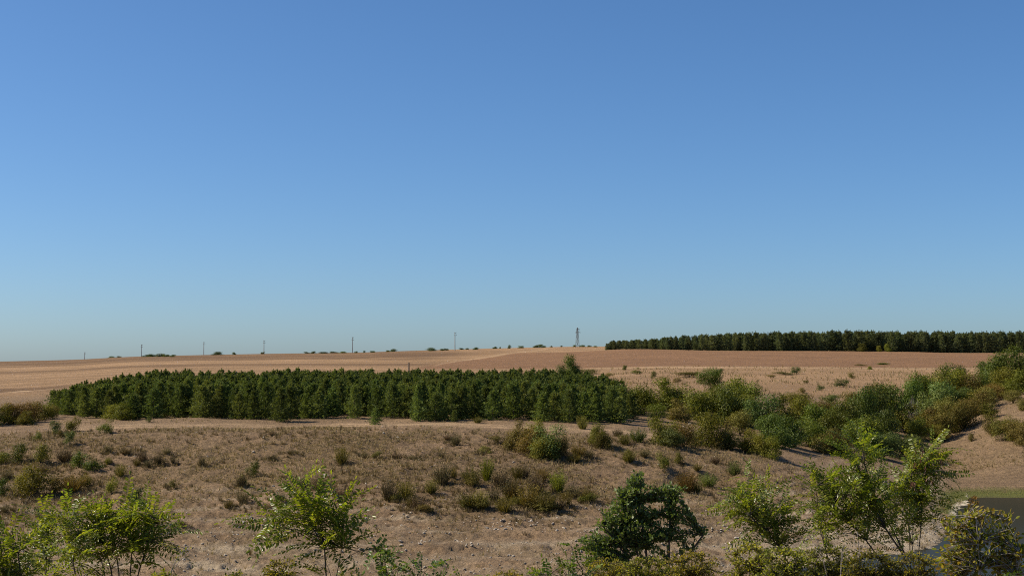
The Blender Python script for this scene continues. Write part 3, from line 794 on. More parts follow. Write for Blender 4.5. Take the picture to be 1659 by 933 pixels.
S_('in the dark thicket of the gully', 'big',
   (1376, 706, 58, 50, 'g'), (1395, 702, 72, 54, 'dg'), (1415, 698, 74, 52, 'dg'), (1440, 694, 72, 52, 'dg'), (1405, 724, 48, 56, 'g'), (1434, 716, 50, 50, 'dg'), (1388, 724, 44, 44, 'g'), (1470, 678, 62, 50, 'dg'), (1486, 672, 66, 46, 'g'), (1472, 702, 46, 52, 'og'), (1420, 660, 36, 44, 'r'), (1388, 665, 30, 40, 'r'))
S_('in the upper right part of the gully', 'big',
   (1508, 668, 58, 52, 'o'), (1530, 660, 60, 54, 'og'), (1552, 652, 52, 48, 'og'), (1572, 650, 44, 44, 'r'), (1545, 640, 50, 40, 'w'), (1524, 676, 56, 56, 'w'), (1510, 684, 50, 44, 'w'), (1555, 662, 34, 40, 'dg'), (1502, 640, 30, 36, 'og'))
S_('along the foot of the right bank', 'big',
   (1500, 700, 38, 44, 'r'), (1520, 710, 42, 46, 'r'), (1545, 700, 44, 48, 'r'), (1564, 692, 44, 46, 'r'), (1530, 690, 44, 44, 'o'), (1580, 674, 40, 40, 'r'), (1524, 714, 26, 34, 'og'), (1598, 662, 34, 40, 'o'), (1610, 652, 30, 36, 'r'), (1490, 712, 34, 40, 'g'))
S_('at the top of the right bank', 'big',
   (1594, 634, 48, 44, 'dg'), (1612, 632, 58, 50, 'dg'), (1636, 628, 60, 54, 'dg'), (1660, 622, 58, 54, 'dg'), (1630, 640, 44, 46, 'og'), (1650, 640, 40, 44, 'og'), (1610, 640, 34, 40, 'g'))
S_('on the sandy right bank', 'small', (1604, 677, 25, 27, 'og'), (1574, 715, 13, 12, 'o'), (1606, 677, 16, 20, 'o'))
S_('on the sandy right bank', 'big', (1612, 704, 30, 34, 'r'), (1630, 712, 36, 40, 'o'), (1648, 718, 38, 44, 'r'), (1664, 724, 40, 40, 'o'), (1642, 652, 20, 30, 'o'), (1656, 664, 24, 24, 'o'))
S_('behind the large robinia by the pond', 'big', (1430, 742, 40, 50, 'w'), (1460, 744, 42, 56, 'w'), (1484, 742, 36, 44, 'w'), (1408, 738, 34, 40, 'g'))
S_('on the pale meadow behind the gully', 'small',
   (1012, 599, 9, 6, 'g'), (952, 606, 8, 30, 'g'), (1030, 606, 10, 14, 'g'), (1059, 613, 12, 9, 'g'), (1112, 611, 9, 30, 'o'), (1126, 609, 7, 14, 'o'), (1167, 605, 8, 10, 'w'), (1345, 655, 16, 30, 'w'), (1366, 627, 13, 22, 'w'), (1380, 613, 10, 10, 'og'), (1290, 606, 12, 14, 'w'), (1268, 607, 5, 28, 'o'), (1409, 598, 6, 8, 'og'), (1250, 612, 5, 12, 'o'), (1098, 620, 8, 14, 'o'), (985, 612, 8, 16, 'o'), (1330, 632, 8, 12, 'w'), (1430, 590, 3, 24, 'g'), (1395, 592, 3, 20, 'o'), (1306, 622, 6, 8, 'o'), (1226, 642, 9, 14, 'o'), (1300, 636, 8, 14, 'o'))
S_('on the skyline left of the second power pole', 'small',
   (180, 579, 4, 10, 'dg'), (192, 578, 3.5, 8, 'g'))
S_('on the skyline right of the second power pole', 'small',
   (236, 577.6, 4, 10, 'dg'), (247, 577.5, 5, 14, 'dg'), (259, 577.5, 6, 14, 'dg'), (268, 577.5, 5, 10, 'dg'), (280, 577.5, 4, 9, 'dg'))
S_('on the skyline by the third power pole', 'small',
   (353, 574.5, 6, 15, 'dg'), (380, 574, 4.5, 6, 'dg'), (426, 573, 4, 6, 'dg'))
S_('on the skyline between fourth and fifth power poles', 'small',
   (497, 572, 3, 8, 'dg'), (507, 572, 4, 8, 'dg'), (524, 572, 3, 14, 'dg'), (540, 571.5, 3, 14, 'dg'), (556, 571.5, 3, 12, 'g'))
S_('on the skyline right of the fifth power pole', 'small',
   (576, 571.5, 3.5, 6, 'dg'), (590, 571, 4, 4, 'g'), (604, 570.5, 3, 8, 'g'), (637, 569, 5, 10, 'dg'), (628, 569.5, 3, 6, 'g'))
S_('on the skyline just left of the tallest power pole', 'small',
   (700, 568, 6, 14, 'dg'), (718, 567.5, 4, 8, 'dg'), (724, 567.3, 3.5, 6, 'g'))
S_('on the skyline right of the tallest pole', 'small',
   (748, 566, 3, 8, 'dg'), (757, 566, 3, 5, 'g'), (770, 566, 4.5, 9, 'dg'), (802, 564.5, 4, 7, 'dg'), (810, 564, 3, 3, 'dg'))
S_('on the skyline left of the lattice tower', 'small',
   (825, 564, 6.5, 5, 'dg'), (844, 563.5, 4.5, 8, 'g'), (869, 562.8, 5, 9, 'dg'), (878, 562.6, 6, 12, 'dg'), (893, 562, 2.5, 5, 'g'), (909, 561.5, 2.5, 4, 'dg'))
S_('at the foot of the lattice tower', 'small',
   (931, 561.5, 3.5, 7, 'g'), (944, 561.5, 3.5, 9, 'g'), (954, 561.5, 3, 7, 'g'), (965, 561.8, 2.5, 6, 'g'))

def relief(style, t):
    if t == 'd' or style == 'wispy': return 'wispy'
    return style
by = {}
for s in SHRUBS: by.setdefault((s[0], s[5], s[6]), []).append(s)
sk = 0
SHRUB_SPOTS = []
for (region, t, style), L in by.items():
    L.sort(key=lambda s: s[1])
    n = len(L)
    for i, (_, px, v, hp, wp, _, _) in enumerate(L):
        p = hit(px, v + (0 if v > 600 else 0.4))
        k = p[1] / F
        if v > 690 and p[1] < 135: SHRUB_SPOTS.append((p[0], p[1], wp * k))
        H, W = hp * k * (1.04 if v > 600 else 1.15), wp * k * (1.02 if style == 'big' else 1.12)
        size = {'wispy': 'wispy', 'small': 'compact', 'big': 'bushy'}[style]
        nm = f"{size} {COLOR[t]} shrub {region}"
        if n > 1:
            o_ = ORD[i] if i < (n + 1) // 2 else ORDR[n - i]
            nm = f"{o_} {size} {COLOR[t]} shrub {region}"
        if style == 'wispy':
            cr = WISP[t if t in WISP else 'o'][sk % 4]
        elif style == 'big':
            cr = BIG[t][sk % 4]
        else:
            cr = SMALL[t][sk % 3] if v > 600 else BIG[t][sk % 4]
        T_ = thing('shrub', (p[0], p[1], p[2] - (0.05 if v > 600 else 0.25) * H), nm, 'shrub', 'shrubs growing ' + region, rnd.uniform(0, 6.28), (W, W, H))
        obj('crown', cr, T_)
        if not (v < 600 or hp < 11): obj('stems', STEMS[sk % 4], T_)
        sk += 1

def one_shrub(name, px, v, hp, wp, crown, label, cat, stems=True):
    p = hit(px, v); k = p[1] / F
    T_ = thing(name, (p[0], p[1], p[2] - 0.05), label, cat, None, rnd.uniform(0, 6.28), (wp * k, wp * k, hp * k))
    obj('crown', crown, T_)
    if stems: obj('stems', STEMS[0], T_)
# bare shrub in the thicket, yellowish trees at the wood's edge, broadleaf trees behind the plantation
_p = hit(1482, 682)
T_ = thing('bare_shrub', tuple(_p), 'bare silvery-grey shrub in front of the dark thicket', 'shrub', None, 0.4, (3.6, 3.6, 4.0))
obj('crown', BARE[0], T_)
for px, wp, hp, lab in ((1396, 14, 13, 'small yellowish tree at the wood edge, leftmost of three'), (1424, 8, 10, 'small yellowish tree at the wood edge, middle of three'), (1437, 11, 13, 'small yellowish tree at the wood edge, rightmost of three')):
    a = slope(px, 568)[0]; D = 652.0; k = D / F
    T_ = thing('broadleaf_tree', (a * D, D, ground(a * D, D) - 0.1), lab, 'tree', 'yellowish trees at the wood edge', rnd.uniform(0, 6), (wp * k, wp * k, hp * k))
    obj('crown', BIG['y'][0], T_); obj('trunk', STEMS[1], T_)
for px, D, vt, wp, lab, t in ((929, 196, 577, 26, 'tall broadleaf tree rising above the right part of the pine plantation', 'g'), (914, 194, 593, 22, 'lower broadleaf tree left of the tall one above the plantation', 'g')):
    a, b = slope(px, vt); x = a * D; z0 = ground(x, D); Hh = b * D - z0; k = D / F
    T_ = thing('broadleaf_tree', (x, D, z0), lab, 'tree', None, 0.3, (wp * k * 1.1, wp * k * 1.1, Hh * 1.02))
    c_ = obj('crown', BIG['dg'][1], T_); c_.location = (0, 0, 0.42); c_.scale = (1, 1, 0.58)
    obj('trunk', STEMS[2], T_)

# ------------------------------------------------------------------ power poles, lattice tower, wooden post
def power_pole(px, v_base, h_px, D, label):
    a, b = slope(px, v_base)
    x = a * D; z = min(ground(x, D), b * D)
    k = D / F
    H = h_px * k + (b * D - z) + 0.0
    T_ = thing('power_pole', (x, D, z - 0.2), label, 'power pole', 'power poles along the skyline', rnd.uniform(-0.2, 0.2))
    mb = MB(); mb.tube([[0, 0, -0.5], [0, 0, H * 0.5], [0, 0, H + 0.2]], [0.27, 0.22, 0.16], 8); obj('pole', mb.mesh('pole', M['concrete']), T_)
    for zz, ww in ((H - 0.25, 0.75), (H - 1.6, 0.95)):
        mb = MB(); mb.box([0.2, 0, zz], [ww * 1.5, 0.14, 0.16]); c = obj('crossarm', mb.mesh('crossarm', M['steel']), T_)
        for sx in (-1, 1):
            m2 = MB(); m2.tube([[0.2 + sx * ww * 0.68, 0, zz + 0.08], [0.2 + sx * ww * 0.68, 0, zz + 0.25], [0.2 + sx * ww * 0.68, 0, zz + 0.45]], [0.06, 0.11, 0.05], 6)
            obj('insulator', m2.mesh('insulator', M['ceramic']), c)
pls = [(137, 581.5, 11, 1120), (229, 577.5, 19.5, 1040), (330, 575, 21, 1000), (427.5, 572.8, 21.5, 960), (571, 571, 25, 880), (737, 565.7, 27.5, 800)]
names = ['leftmost power pole, the shortest, half hidden behind the field crest', 'second power pole from left beside a row of dark skyline bushes', 'third power pole from left on the skyline, left of a round bush', 'fourth power pole from left with a bush at its foot', 'fifth power pole from left above the pine plantation', 'tallest power pole, rightmost of the row on the skyline']
for (px, vb, hp, D), lab in zip(pls, names): power_pole(px, vb, hp, D, lab)

D = 770.0; a, b = slope(935.5, 561.5); k = D / F; H = 29.5 * k; x = a * D
T_ = thing('lattice_tower', (x, D, b * D - 0.1), 'steel lattice power tower on the skyline left of the pine wood', 'power tower', None, 0.5)
w0, w1 = 0.75, 0.26
corner = lambda t, i: np.array([((-1, 1, 1, -1)[i]) * (w0 + (w1 - w0) * t), ((-1, -1, 1, 1)[i]) * (w0 + (w1 - w0) * t), H * t])
for i in range(4):
    mb = MB(); mb.tube([corner(-0.03, i), corner(1, i)], 0.11, 4); obj('leg', mb.mesh('leg', M['steel']), T_)
lv = np.linspace(0.02, 0.98, 8)
for i in range(4):
    for q in range(7):
        mb = MB()
        p_, q_ = (corner(lv[q], i), corner(lv[q + 1], (i + 1) % 4)) if q % 2 else (corner(lv[q], (i + 1) % 4), corner(lv[q + 1], i))
        mb.bar(p_, q_, 0.055); obj('brace', mb.mesh('brace', M['steel']), T_)
for t, wd in ((0.97, 0.9), (0.80, 1.5)):
    mb = MB(); mb.box([0.35, 0, H * t], [wd * 2, 0.2, 0.2]); c = obj('crossarm', mb.mesh('crossarm', M['steel']), T_)
    for sx in (-0.9, 0.9):
        m2 = MB(); m2.tube([[0.35 + sx * wd, 0, H * t - 0.1], [0.35 + sx * wd, 0, H * t - 0.35], [0.35 + sx * wd, 0, H * t - 0.6]], [0.06, 0.12, 0.05], 6); obj('insulator', m2.mesh('insulator', M['ceramic']), c)
mb = MB(); mb.box([0, 0, H + 0.25], [0.5, 0.5, 0.5]); obj('tower_head', mb.mesh('tower_head', M['steel']), T_)

a, b = slope(662.5, 597); D = 330.0; x = a * D
z0 = ground(x, D); ztop = slope(662.5, 587)[1] * D
mb = MB(); mb.tube([[x, D, z0 - 0.3], [x, D, (z0 + ztop) / 2], [x, D, ztop]], [0.17, 0.16, 0.15], 7)
tag(obj('wooden_post', mb.mesh('wooden_post', M['wood'])), 'dark wooden post standing in the field just above the pine tops', 'post')

# ------------------------------------------------------------------ stones
def rock_mesh(seed):
    r = np.random.default_rng(seed)
    import bmesh
    bm = bmesh.new(); bmesh.ops.create_icosphere(bm, subdivisions=1 if seed % 2 else 2, radius=0.5)
    dirs = unit(r.normal(size=(7, 3))); cut = r.uniform(0.2, 0.4, 7)
    for v in bm.verts:
        p = np.array(v.co)
        for d_, c_ in zip(dirs, cut):
            e = p @ d_ - c_
            if e > 0: p = p - d_ * e
        v.co = p * np.array([1.15, 0.9, 0.75]) + r.normal(size=3) * 0.018
    me = bpy.data.meshes.new('rock'); bm.to_mesh(me); bm.free(); me.materials.append(M['rock'])
    return me
ROCKS = [rock_mesh(i) for i in range(9)]
def put_rock(px, v, wpx, label, group, flat=0.8):
    p = hit(px, v); s = wpx * p[1] / F
    o = obj('rock', ROCKS[rnd.randrange(9)])
    o.location = (p[0], p[1], p[2] + 0.04 * s)
    o.scale = (s * rnd.uniform(0.9, 1.2), s * rnd.uniform(0.8, 1.1), s * flat * rnd.uniform(0.7, 1.1))
    o.rotation_euler = (rnd.uniform(-.4, .4), rnd.uniform(-.4, .4), rnd.uniform(0, 6.28))
    return tag(o, label, 'rock', group)
put_rock(644, 709, 6, 'single white stone high on the slope below the track', None)
put_rock(528, 772, 15, 'grey boulder beside a dry shrub on the middle slope', None)
put_rock(515, 776, 8, 'small grey boulder left of the bigger one by a dry shrub', None)
OUT = [((446, 792), 22, 9, 11, 'weathered grey rock of the outcrop left of the leafy sapling', 'outcrop rocks left of the sapling'),
       ((478, 846), 30, 16, 20, 'whitish rock in the pale patch behind the leafy sapling', 'whitish rocks behind the sapling'),
       ((412, 846), 26, 10, 10, 'whitish rock at the left end of the pale stony patch', 'whitish rocks of the left stony patch'),
       ((755, 878), 20, 7, 9, 'bright white rock above the bottom shoots at mid-picture', 'white rocks at mid-slope'),
       ((625, 884), 30, 10, 9, 'grey rock above the green shoots at the bottom', 'grey rocks above the bottom shoots'),
       ((678, 880), 14, 6, 5, 'grey rock in the cluster right of the arching shoot', 'grey rocks by the arching shoot'),
       ((1355, 727), 30, 6, 12, 'white rock lying below the gully bushes on sand', 'white rocks below the gully bushes'),
       ((70, 697), 22, 7, 8, 'grey rock embedded on the far left slope crest', 'grey rocks on the left crest'),
       ((1100, 690), 24, 6, 6, 'pale rock on the bare patch between gully bushes', 'pale rocks in the gully gap'),
       ((800, 846), 50, 14, 26, 'pale stone of the rubble band under the shrub row', 'rubble under the shrub row'),
       ((880, 850), 60, 14, 26, 'pale stone of the rubble band left of the dark oak', 'rubble left of the oak'),
       ((1290, 840), 70, 26, 26, 'white stone of the rubble shore behind the leaning robinia', 'stones behind the leaning robinia'),
       ((1180, 880), 40, 28, 20, 'white stone of the rubble shore right of the dark oak', 'stones right of the oak'),
       ((1420, 830), 70, 26, 24, 'white stone of the shore behind the tall robinia', 'stones behind the tall robinia'),
       ((650, 840), 60, 30, 16, 'pale stone scattered over the lower middle slope', 'stones of the lower middle slope'),
       ((200, 870), 120, 25, 12, 'pale stone scattered over the lower left slope', 'stones of the lower left slope'),
       ((1565, 803), 50, 5, 7, 'white stone on the green grass beside the pond', 'white stones on the pond grass')]
for (cx, cy), rx, ry, n, lab, gr in OUT:
    for i in range(n):
        a_ = rnd.uniform(0, 6.28); q = math.sqrt(rnd.random())
        put_rock(cx + rx * q * math.cos(a_), cy + ry * q * math.sin(a_), rnd.choice((2.5, 3, 3, 3.5, 4, 4, 5, 6, 8)) * (0.75 if cy < 810 else 1), lab, gr)

def rubble():
    N = 42000
    r = np.random.default_rng(31)
    y = r.uniform(78, 132, N); u = r.uniform(-0.385, 0.33, N); x = u * y
    z = h(x, y); px = 829.5 + F * u
    n2 = fbm(x * 0.25, y * 0.25, 4); n1 = fbm(x * 0.9 + 5, y * 0.9, 3)
    low = 1 - sstep(-10.9, -9.2, z + 0.8 * n2)
    dens = low * (0.35 + 0.65 * sstep(700, 1250, px)) * np.clip(0.30 + 2.2 * n1 + 1.3 * n2, 0, 1) + 0.03
    keep = (r.random(N) < dens) & (z > WATER_Z + 0.03)
    x, y, z = x[keep], y[keep], z[keep]; n = len(x)
    ico = np.array([[0, 0, 1], [0.95, 0, -0.1], [0, 0.95, 0.1], [-0.95, 0, 0], [0, -0.95, -0.05], [0, 0, -0.7]])
    fc = np.array([[0, 1, 2], [0, 2, 3], [0, 3, 4], [0, 4, 1], [5, 2, 1], [5, 3, 2], [5, 4, 3], [5, 1, 4]])
    s = np.minimum(0.14, 0.055 * np.exp(r.normal(size=n) * 0.55))
    V = ico[None] * (1 + 0.3 * r.normal(size=(n, 6, 1))) + 0.15 * r.normal(size=(n, 6, 3))
    a = r.uniform(0, 6.28, n); c_, s_ = np.cos(a)[:, None], np.sin(a)[:, None]
    V = np.stack([V[..., 0] * c_ - V[..., 1] * s_, V[..., 0] * s_ + V[..., 1] * c_, V[..., 2] * 0.7], -1)
    V = V * s[:, None, None] + np.stack([x, y, z], 1)[:, None]
    T = (fc[None] + np.arange(n)[:, None, None] * 6).reshape(-1, 3)
    tag(obj('rubble', make_mesh('rubble', V.reshape(-1, 3), T, M['rock'])), 'loose small pale stones strewn over the lower slope and shore', 'stones', None, 'stuff')
rubble()

# ------------------------------------------------------------------ dry grass and green shore grass
def grass(name, label, mat, n, area, hgt, blades, dens, seed, wide=0.012, spread=0.05, around=None):
    r = np.random.default_rng(seed)
    y = r.uniform(area[0], area[1], n); u = r.uniform(area[2], area[3], n); x = u * y
    if around is not None:
        c = around[r.integers(0, len(around), n)]; x = c[:, 0] + r.normal(size=n) * c[:, 2] * 0.8; y = c[:, 1] + r.normal(size=n) * c[:, 2] * 0.8
    z = h(x, y)
    keep = (r.random(n) < dens(x, y, z, 829.5 + F * u)) & (z > WATER_Z + 0.04)
    x, y, z = x[keep], y[keep], z[keep]; m = len(x)
    B = np.repeat(np.stack([x, y, z - 0.02], 1), blades, 0)
    k = len(B)
    a = r.uniform(0, 6.28, k); lean = r.uniform(0.1, 0.8, k)
    L = hgt * np.repeat(np.exp(r.normal(size=m) * 0.35), blades) * r.uniform(0.6, 1.2, k)
    B = B + np.stack([np.cos(a) * spread, np.sin(a) * spread, np.zeros(k)], 1) * r.random((k, 1))
    tip = B + np.stack([np.cos(a) * lean, np.sin(a) * lean, np.ones(k)], 1) * L[:, None]
    sd = np.stack([-np.sin(a), np.cos(a), np.zeros(k)], 1) * wide
    V = np.stack([B - sd, B + sd, tip], 1).reshape(-1, 3)
    tag(obj(name, make_mesh(name, V, np.arange(len(V)).reshape(-1, 3), mat)), label, 'grass', None, 'stuff')
def d_slope(x, y, z, px):
    n2 = fbm(x * 0.25, y * 0.25, 4); n1 = fbm(x * 0.03, y * 0.03, 4); n4 = fbm(x * 0.9 + 3, y * 0.9, 3)
    w = sstep(92, 106, y + 9 * n1) * (1 - sstep(128, 131, y))
    w = w * (1 - 0.7 * sstep(1180, 1300, px)) + 0.12
    track = (np.abs(y - 133) < 2.6)
    return np.clip(w * (0.5 + 1.2 * n2 + 0.9 * n4), 0, 1) * (~track)
grass('dry_grass', 'dry straw-coloured grass tufts covering the slope below the plantation', M['straw'], 70000, (78, 142, -0.39, 0.36), 0.19, 7, d_slope, 3, 0.017, 0.08)
def d_herb(x, y, z, px):
    n2 = fbm(x * 0.12 + 9, y * 0.12, 4); n1 = fbm(x * 0.03, y * 0.03, 4)
    w = sstep(88, 100, y + 9 * n1) * (1 - sstep(127, 130, y)) * (1 - 0.6 * sstep(1180, 1300, px))
    return np.clip(w * (0.35 + 2.0 * n2), 0.02, 1)
grass('dry_herbs', 'low dark brown clumps of dry herbs dotting the slope below the track', M['d'], 6500, (80, 131, -0.39, 0.36), 0.27, 26, d_herb, 8, 0.016, 0.22)
grass('dry_grass_around_shrubs', 'matted dry grass and herbs growing round the slope shrubs', M['d'], 2600, (80, 131, -0.39, 0.36), 0.22, 18, lambda x, y, z, px: np.where(np.abs(y - 133) < 2.6, 0.0, 1.0), 9, 0.016, 0.2, np.array(SHRUB_SPOTS))
def d_bank(x, y, z, px):
    n2 = fbm(x * 0.2 + 4, y * 0.2, 4)
    return np.clip(0.25 + 1.8 * n2, 0.03, 1) * sstep(1440, 1500, px) * sstep(-11.5, -10.9, z)
grass('bank_grass', 'dry grass tufts scattered over the sandy right bank', M['straw'], 9000, (146, 205, 0.25, 0.44), 0.24, 8, d_bank, 12, 0.02, 0.14)
def d_green(x, y, z, px):
    return sstep(1488, 1520, px) * (1 - sstep(-11.85, -11.55, z)) * 0.8
grass('green_grass', 'short green grass on the shore beyond the pond', M['greengrass'], 16000, (118, 152, 0.28, 0.42), 0.12, 5, d_green, 4)
def d_meadow(x, y, z, px):
    n2 = fbm(x * 0.08, y * 0.08, 4)
    return np.clip(0.3 + 1.2 * n2, 0, 1) * sstep(940, 1000, px)
grass('meadow_grass', 'dry tufted grass on the pale meadow behind the gully', M['straw'], 9000, (215, 395, 0.0, 0.40), 0.45, 5, d_meadow, 5, 0.05)

# ------------------------------------------------------------------ foreground saplings and shrubs
def pinnate_leaf(seed, pairs=7, L=0.215, ll=0.040, lw=0.0185, mat=None):
    r = np.random.default_rng(seed); mb = MB()
    t = np.linspace(0, 1, 6); droop = -r.uniform(0.12, 0.38)
    rach = lambda s: np.array([L * s, 0.012 * math.sin(3 * s + seed), droop * L * s * s])
    P = np.array([rach(s) for s in t])
    mb.tube(P, np.linspace(0.0016, 0.0008, 6), 3)
    def leaflet(base, d, n_):
        d = unit(d); n_ = unit(n_ - d * (n_ @ d)); b = np.cross(n_, d)
        l_ = ll * r.uniform(0.85, 1.12); w_ = lw * r.uniform(0.85, 1.1)
        f = 0.18 * w_
        V = [base, base + d * l_ * .28 + b * w_ * .46 + n_ * f, base + d * l_ * .72 + b * w_ * .46 + n_ * f, base + d * l_ - n_ * 0.1 * l_,
             base + d * l_ * .72 - b * w_ * .46 + n_ * f, base + d * l_ * .28 - b * w_ * .46 + n_ * f]
        mb.add(np.array(V), [[0, 1, 2, 3], [0, 3, 4, 5]])
    for k in range(pairs):
        s = 0.16 + 0.80 * k / pairs
        for sd in (-1, 1):
            d = np.array([0.35, sd * 1.0, -0.12 + r.normal() * 0.14])
            leaflet(rach(s + 0.02 * r.normal()) + np.array([0, sd * 0.003, 0]), d, np.array([r.normal() * .15, -sd * 0.12 + r.normal() * 0.2, 1.0]))
    leaflet(rach(1.0), np.array([1, r.normal() * .1, droop]), np.array([0, 0, 1.0]))
    return mb.mesh('leaf', mat)
ROB = [pinnate_leaf(i, 8 + i % 3, 0.24 + 0.02 * (i % 3), 0.038, 0.0155, mat=M['robinia']) for i in range(7)]
SHT = [pinnate_leaf(20 + i, 5 + i % 2, 0.14, 0.036, 0.018, mat=M['shoot']) for i in range(4)]

def smooth_path(P, n):
    P = np.asarray(P, float)
    if len(P) == 2: return P[0] + (P[1] - P[0]) * np.linspace(0, 1, n)[:, None]
    t = np.r_[0, np.cumsum(np.linalg.norm(np.diff(P, axis=0), axis=1))]; t /= t[-1]
    s = np.linspace(0, 1, n)
    Q = np.stack([np.interp(s, t, P[:, i]) for i in range(3)], 1)
    for _ in range(3): Q[1:-1] = (Q[:-2] + 2 * Q[1:-1] + Q[2:]) / 4
    return Q

def sapling(name, label, cat, D, base_px, stems, crowns, mode, leaves=None, leaf_mat=None, leaf_len=0.04, group=None, seed=1,
            stem_mat=None, r0=0.012, base_D=None, leaf_step=0.05, pods=None, bow=0.25, twig_r=0.004, leaf_up=0.25, asp=0.5, lscale=1.0, depth=1.0, density=1.0):
    """stems: lists of (px, v[, dD]) from the ground up; crowns: (px, v, rx, ry, twigs[, dD]) in photograph pixels at distance D."""
    r = np.random.default_rng(seed)
    bD = base_D or D
    a = slope(base_px, 900)[0]
    base = np.array([a * bD, bD, 0.0]); base[2] = ground(base[0], base[1])
    T_ = thing(name, tuple(base), label, cat, group)
    paths = []
    for st in stems:
        P = [base + np.array([r.normal() * 0.05, r.normal() * 0.05, -0.05])]
        for q in st: P.append(pt(q[0], q[1], D + (q[2] if len(q) > 2 else r.normal() * 0.08)))
        Q = smooth_path(P, 16); Q[3:] += r.normal(size=(13, 3)) * 0.004
        rr = np.linspace(r0, r0 * 0.28, 16) * r.uniform(0.8, 1.15)
        paths.append((Q, rr, MB())); paths[-1][2].tube(Q, rr, 6)
    allp = np.concatenate([p[0][5:] for p in paths]); own = np.concatenate([[i] * 11 for i in range(len(paths))])
    k = D / F
    lp, ld, ln = [], [], []
    pod_anchor = []
    for cr in crowns:
        cx, cy, rx, ry, nt = cr[:5]
        if mode == 'pinnate': cy += 13      # the leaves reach that far above the twigs
        dD = cr[5] if len(cr) > 5 else 0.0
        for _ in range(int(nt)):
            th = r.uniform(0, 6.28); q = math.sqrt(r.random()) * (1.3 if r.random() < 0.15 else 1.0)
            e = pt(cx + rx * q * math.cos(th), cy + ry * q * math.sin(th), D + dD + r.normal() * min(rx, ry * 1.5) * k * 0.55 * depth)
            dist = np.linalg.norm(allp - e, axis=1) + np.maximum(0, allp[:, 2] - e[2]) * 3.0
            j = np.argsort(dist)[min(len(dist) - 1, int(r.integers(0, 3)))]
            s = allp[j]
            m = (s + e) / 2 + np.array([0, 0, np.linalg.norm(e - s) * bow])
            W = smooth_path([s, m, e], 9)
            paths[own[j]][2].tube(W, np.linspace(twig_r, twig_r * 0.35, 9), 4)
            Ltw = np.linalg.norm(np.diff(W, axis=0), axis=1).sum()
            span = min(Ltw, 0.30 * lscale if mode == 'pinnate' else 0.5)
            nl = max(2, int(span / leaf_step * density))
            side = 1
            for f in np.linspace(1 - span / Ltw * 0.95, 1.0, nl):
                i0 = min(7, int(f * 8)); p = W[i0] + (W[i0 + 1] - W[i0]) * (f * 8 - i0)
                tw = unit(W[i0 + 1] - W[i0])
                if f > 0.999: d = tw + r.normal(size=3) * 0.25
                else:
                    rv = unit(np.cross(tw, r.normal(size=3)))
                    d = tw * 0.55 + rv * 0.9 + np.array([0, 0, leaf_up]) + r.normal(size=3) * 0.15
                lp.append(p); ld.append(unit(d)); side = -side
            pod_anchor.append(e)
    for Q, rr, mb in paths:
        me = mb.mesh('stem', stem_mat or M['stem']); me.transform(Matrix.Translation(-Vector(base))); obj('stem', me, T_)
    lp = np.array(lp); ld = np.array(ld)
    if mode == 'pinnate':
        order = r.permutation(len(lp)); nmax = 300
        more = []
        for c_, i in enumerate(order):
            up = unit(np.array([0, 0, 1.0]) + r.normal(size=3) * 0.55)
            xax = ld[i]; yax = unit(np.cross(up, xax)); zax = np.cross(xax, yax)
            s = r.uniform(0.70, 1.08) * lscale
            m = Matrix(((xax[0] * s, yax[0] * s, zax[0] * s, lp[i][0] - base[0]), (xax[1] * s, yax[1] * s, zax[1] * s, lp[i][1] - base[1]), (xax[2] * s, yax[2] * s, zax[2] * s, lp[i][2] - base[2]), (0, 0, 0, 1)))
            if c_ < nmax:
                o = bpy.data.objects.new('leaf', leaves[c_ % len(leaves)]); COL.objects.link(o); o.parent = T_; o.matrix_local = m
            else:
                more.append((c_ % len(leaves), np.array(m)))
        if more:                                           # past 300 leaves: one joined part
            VV, FF, n_ = [], {}, 0
            cache = {}
            for q, m in more:
                if q not in cache:
                    me = leaves[q]; cache[q] = (np.array([v.co for v in me.vertices]), [np.array(f.vertices) for f in me.polygons])
                v, fs = cache[q]
                VV.append(v @ m[:3, :3].T + m[:3, 3])
                for f in fs: FF.setdefault(len(f), []).append(f + n_)
                n_ += len(v)
            me = make_mesh('foliage', np.concatenate(VV), [np.array(f) for f in FF.values()], leaves[0].materials[0])
            tag(obj('foliage', me, T_), kind='stuff')
    else:
        N = unit(np.cross(ld, r.normal(size=ld.shape)) + np.array([0, 0, 0.5]))
        t = ld; N = unit(N - t * (N * t).sum(1)[:, None]); b = np.cross(N, t)
        L = (leaf_len * r.uniform(0.65, 1.2, len(lp)))[:, None]
        p0 = lp; pa = lp + t * L * .35 + b * L * asp * .5 + N * L * .07; pb = lp + t * L * .75 + b * L * asp * .38 + N * L * .05; p2 = lp + t * L
        pc = lp + t * L * .75 - b * L * asp * .38 + N * L * .05; pd = lp + t * L * .35 - b * L * asp * .5 + N * L * .07
        V = np.stack([p0, pa, pb, p2, pc, pd], 1).reshape(-1, 3) - base
        i = np.arange(len(lp))[:, None] * 6
        me = make_mesh('foliage', V, np.concatenate([i + [0, 1, 2, 3], i + [0, 3, 4, 5]]), leaf_mat)
        tag(obj('foliage', me, T_), kind='stuff')
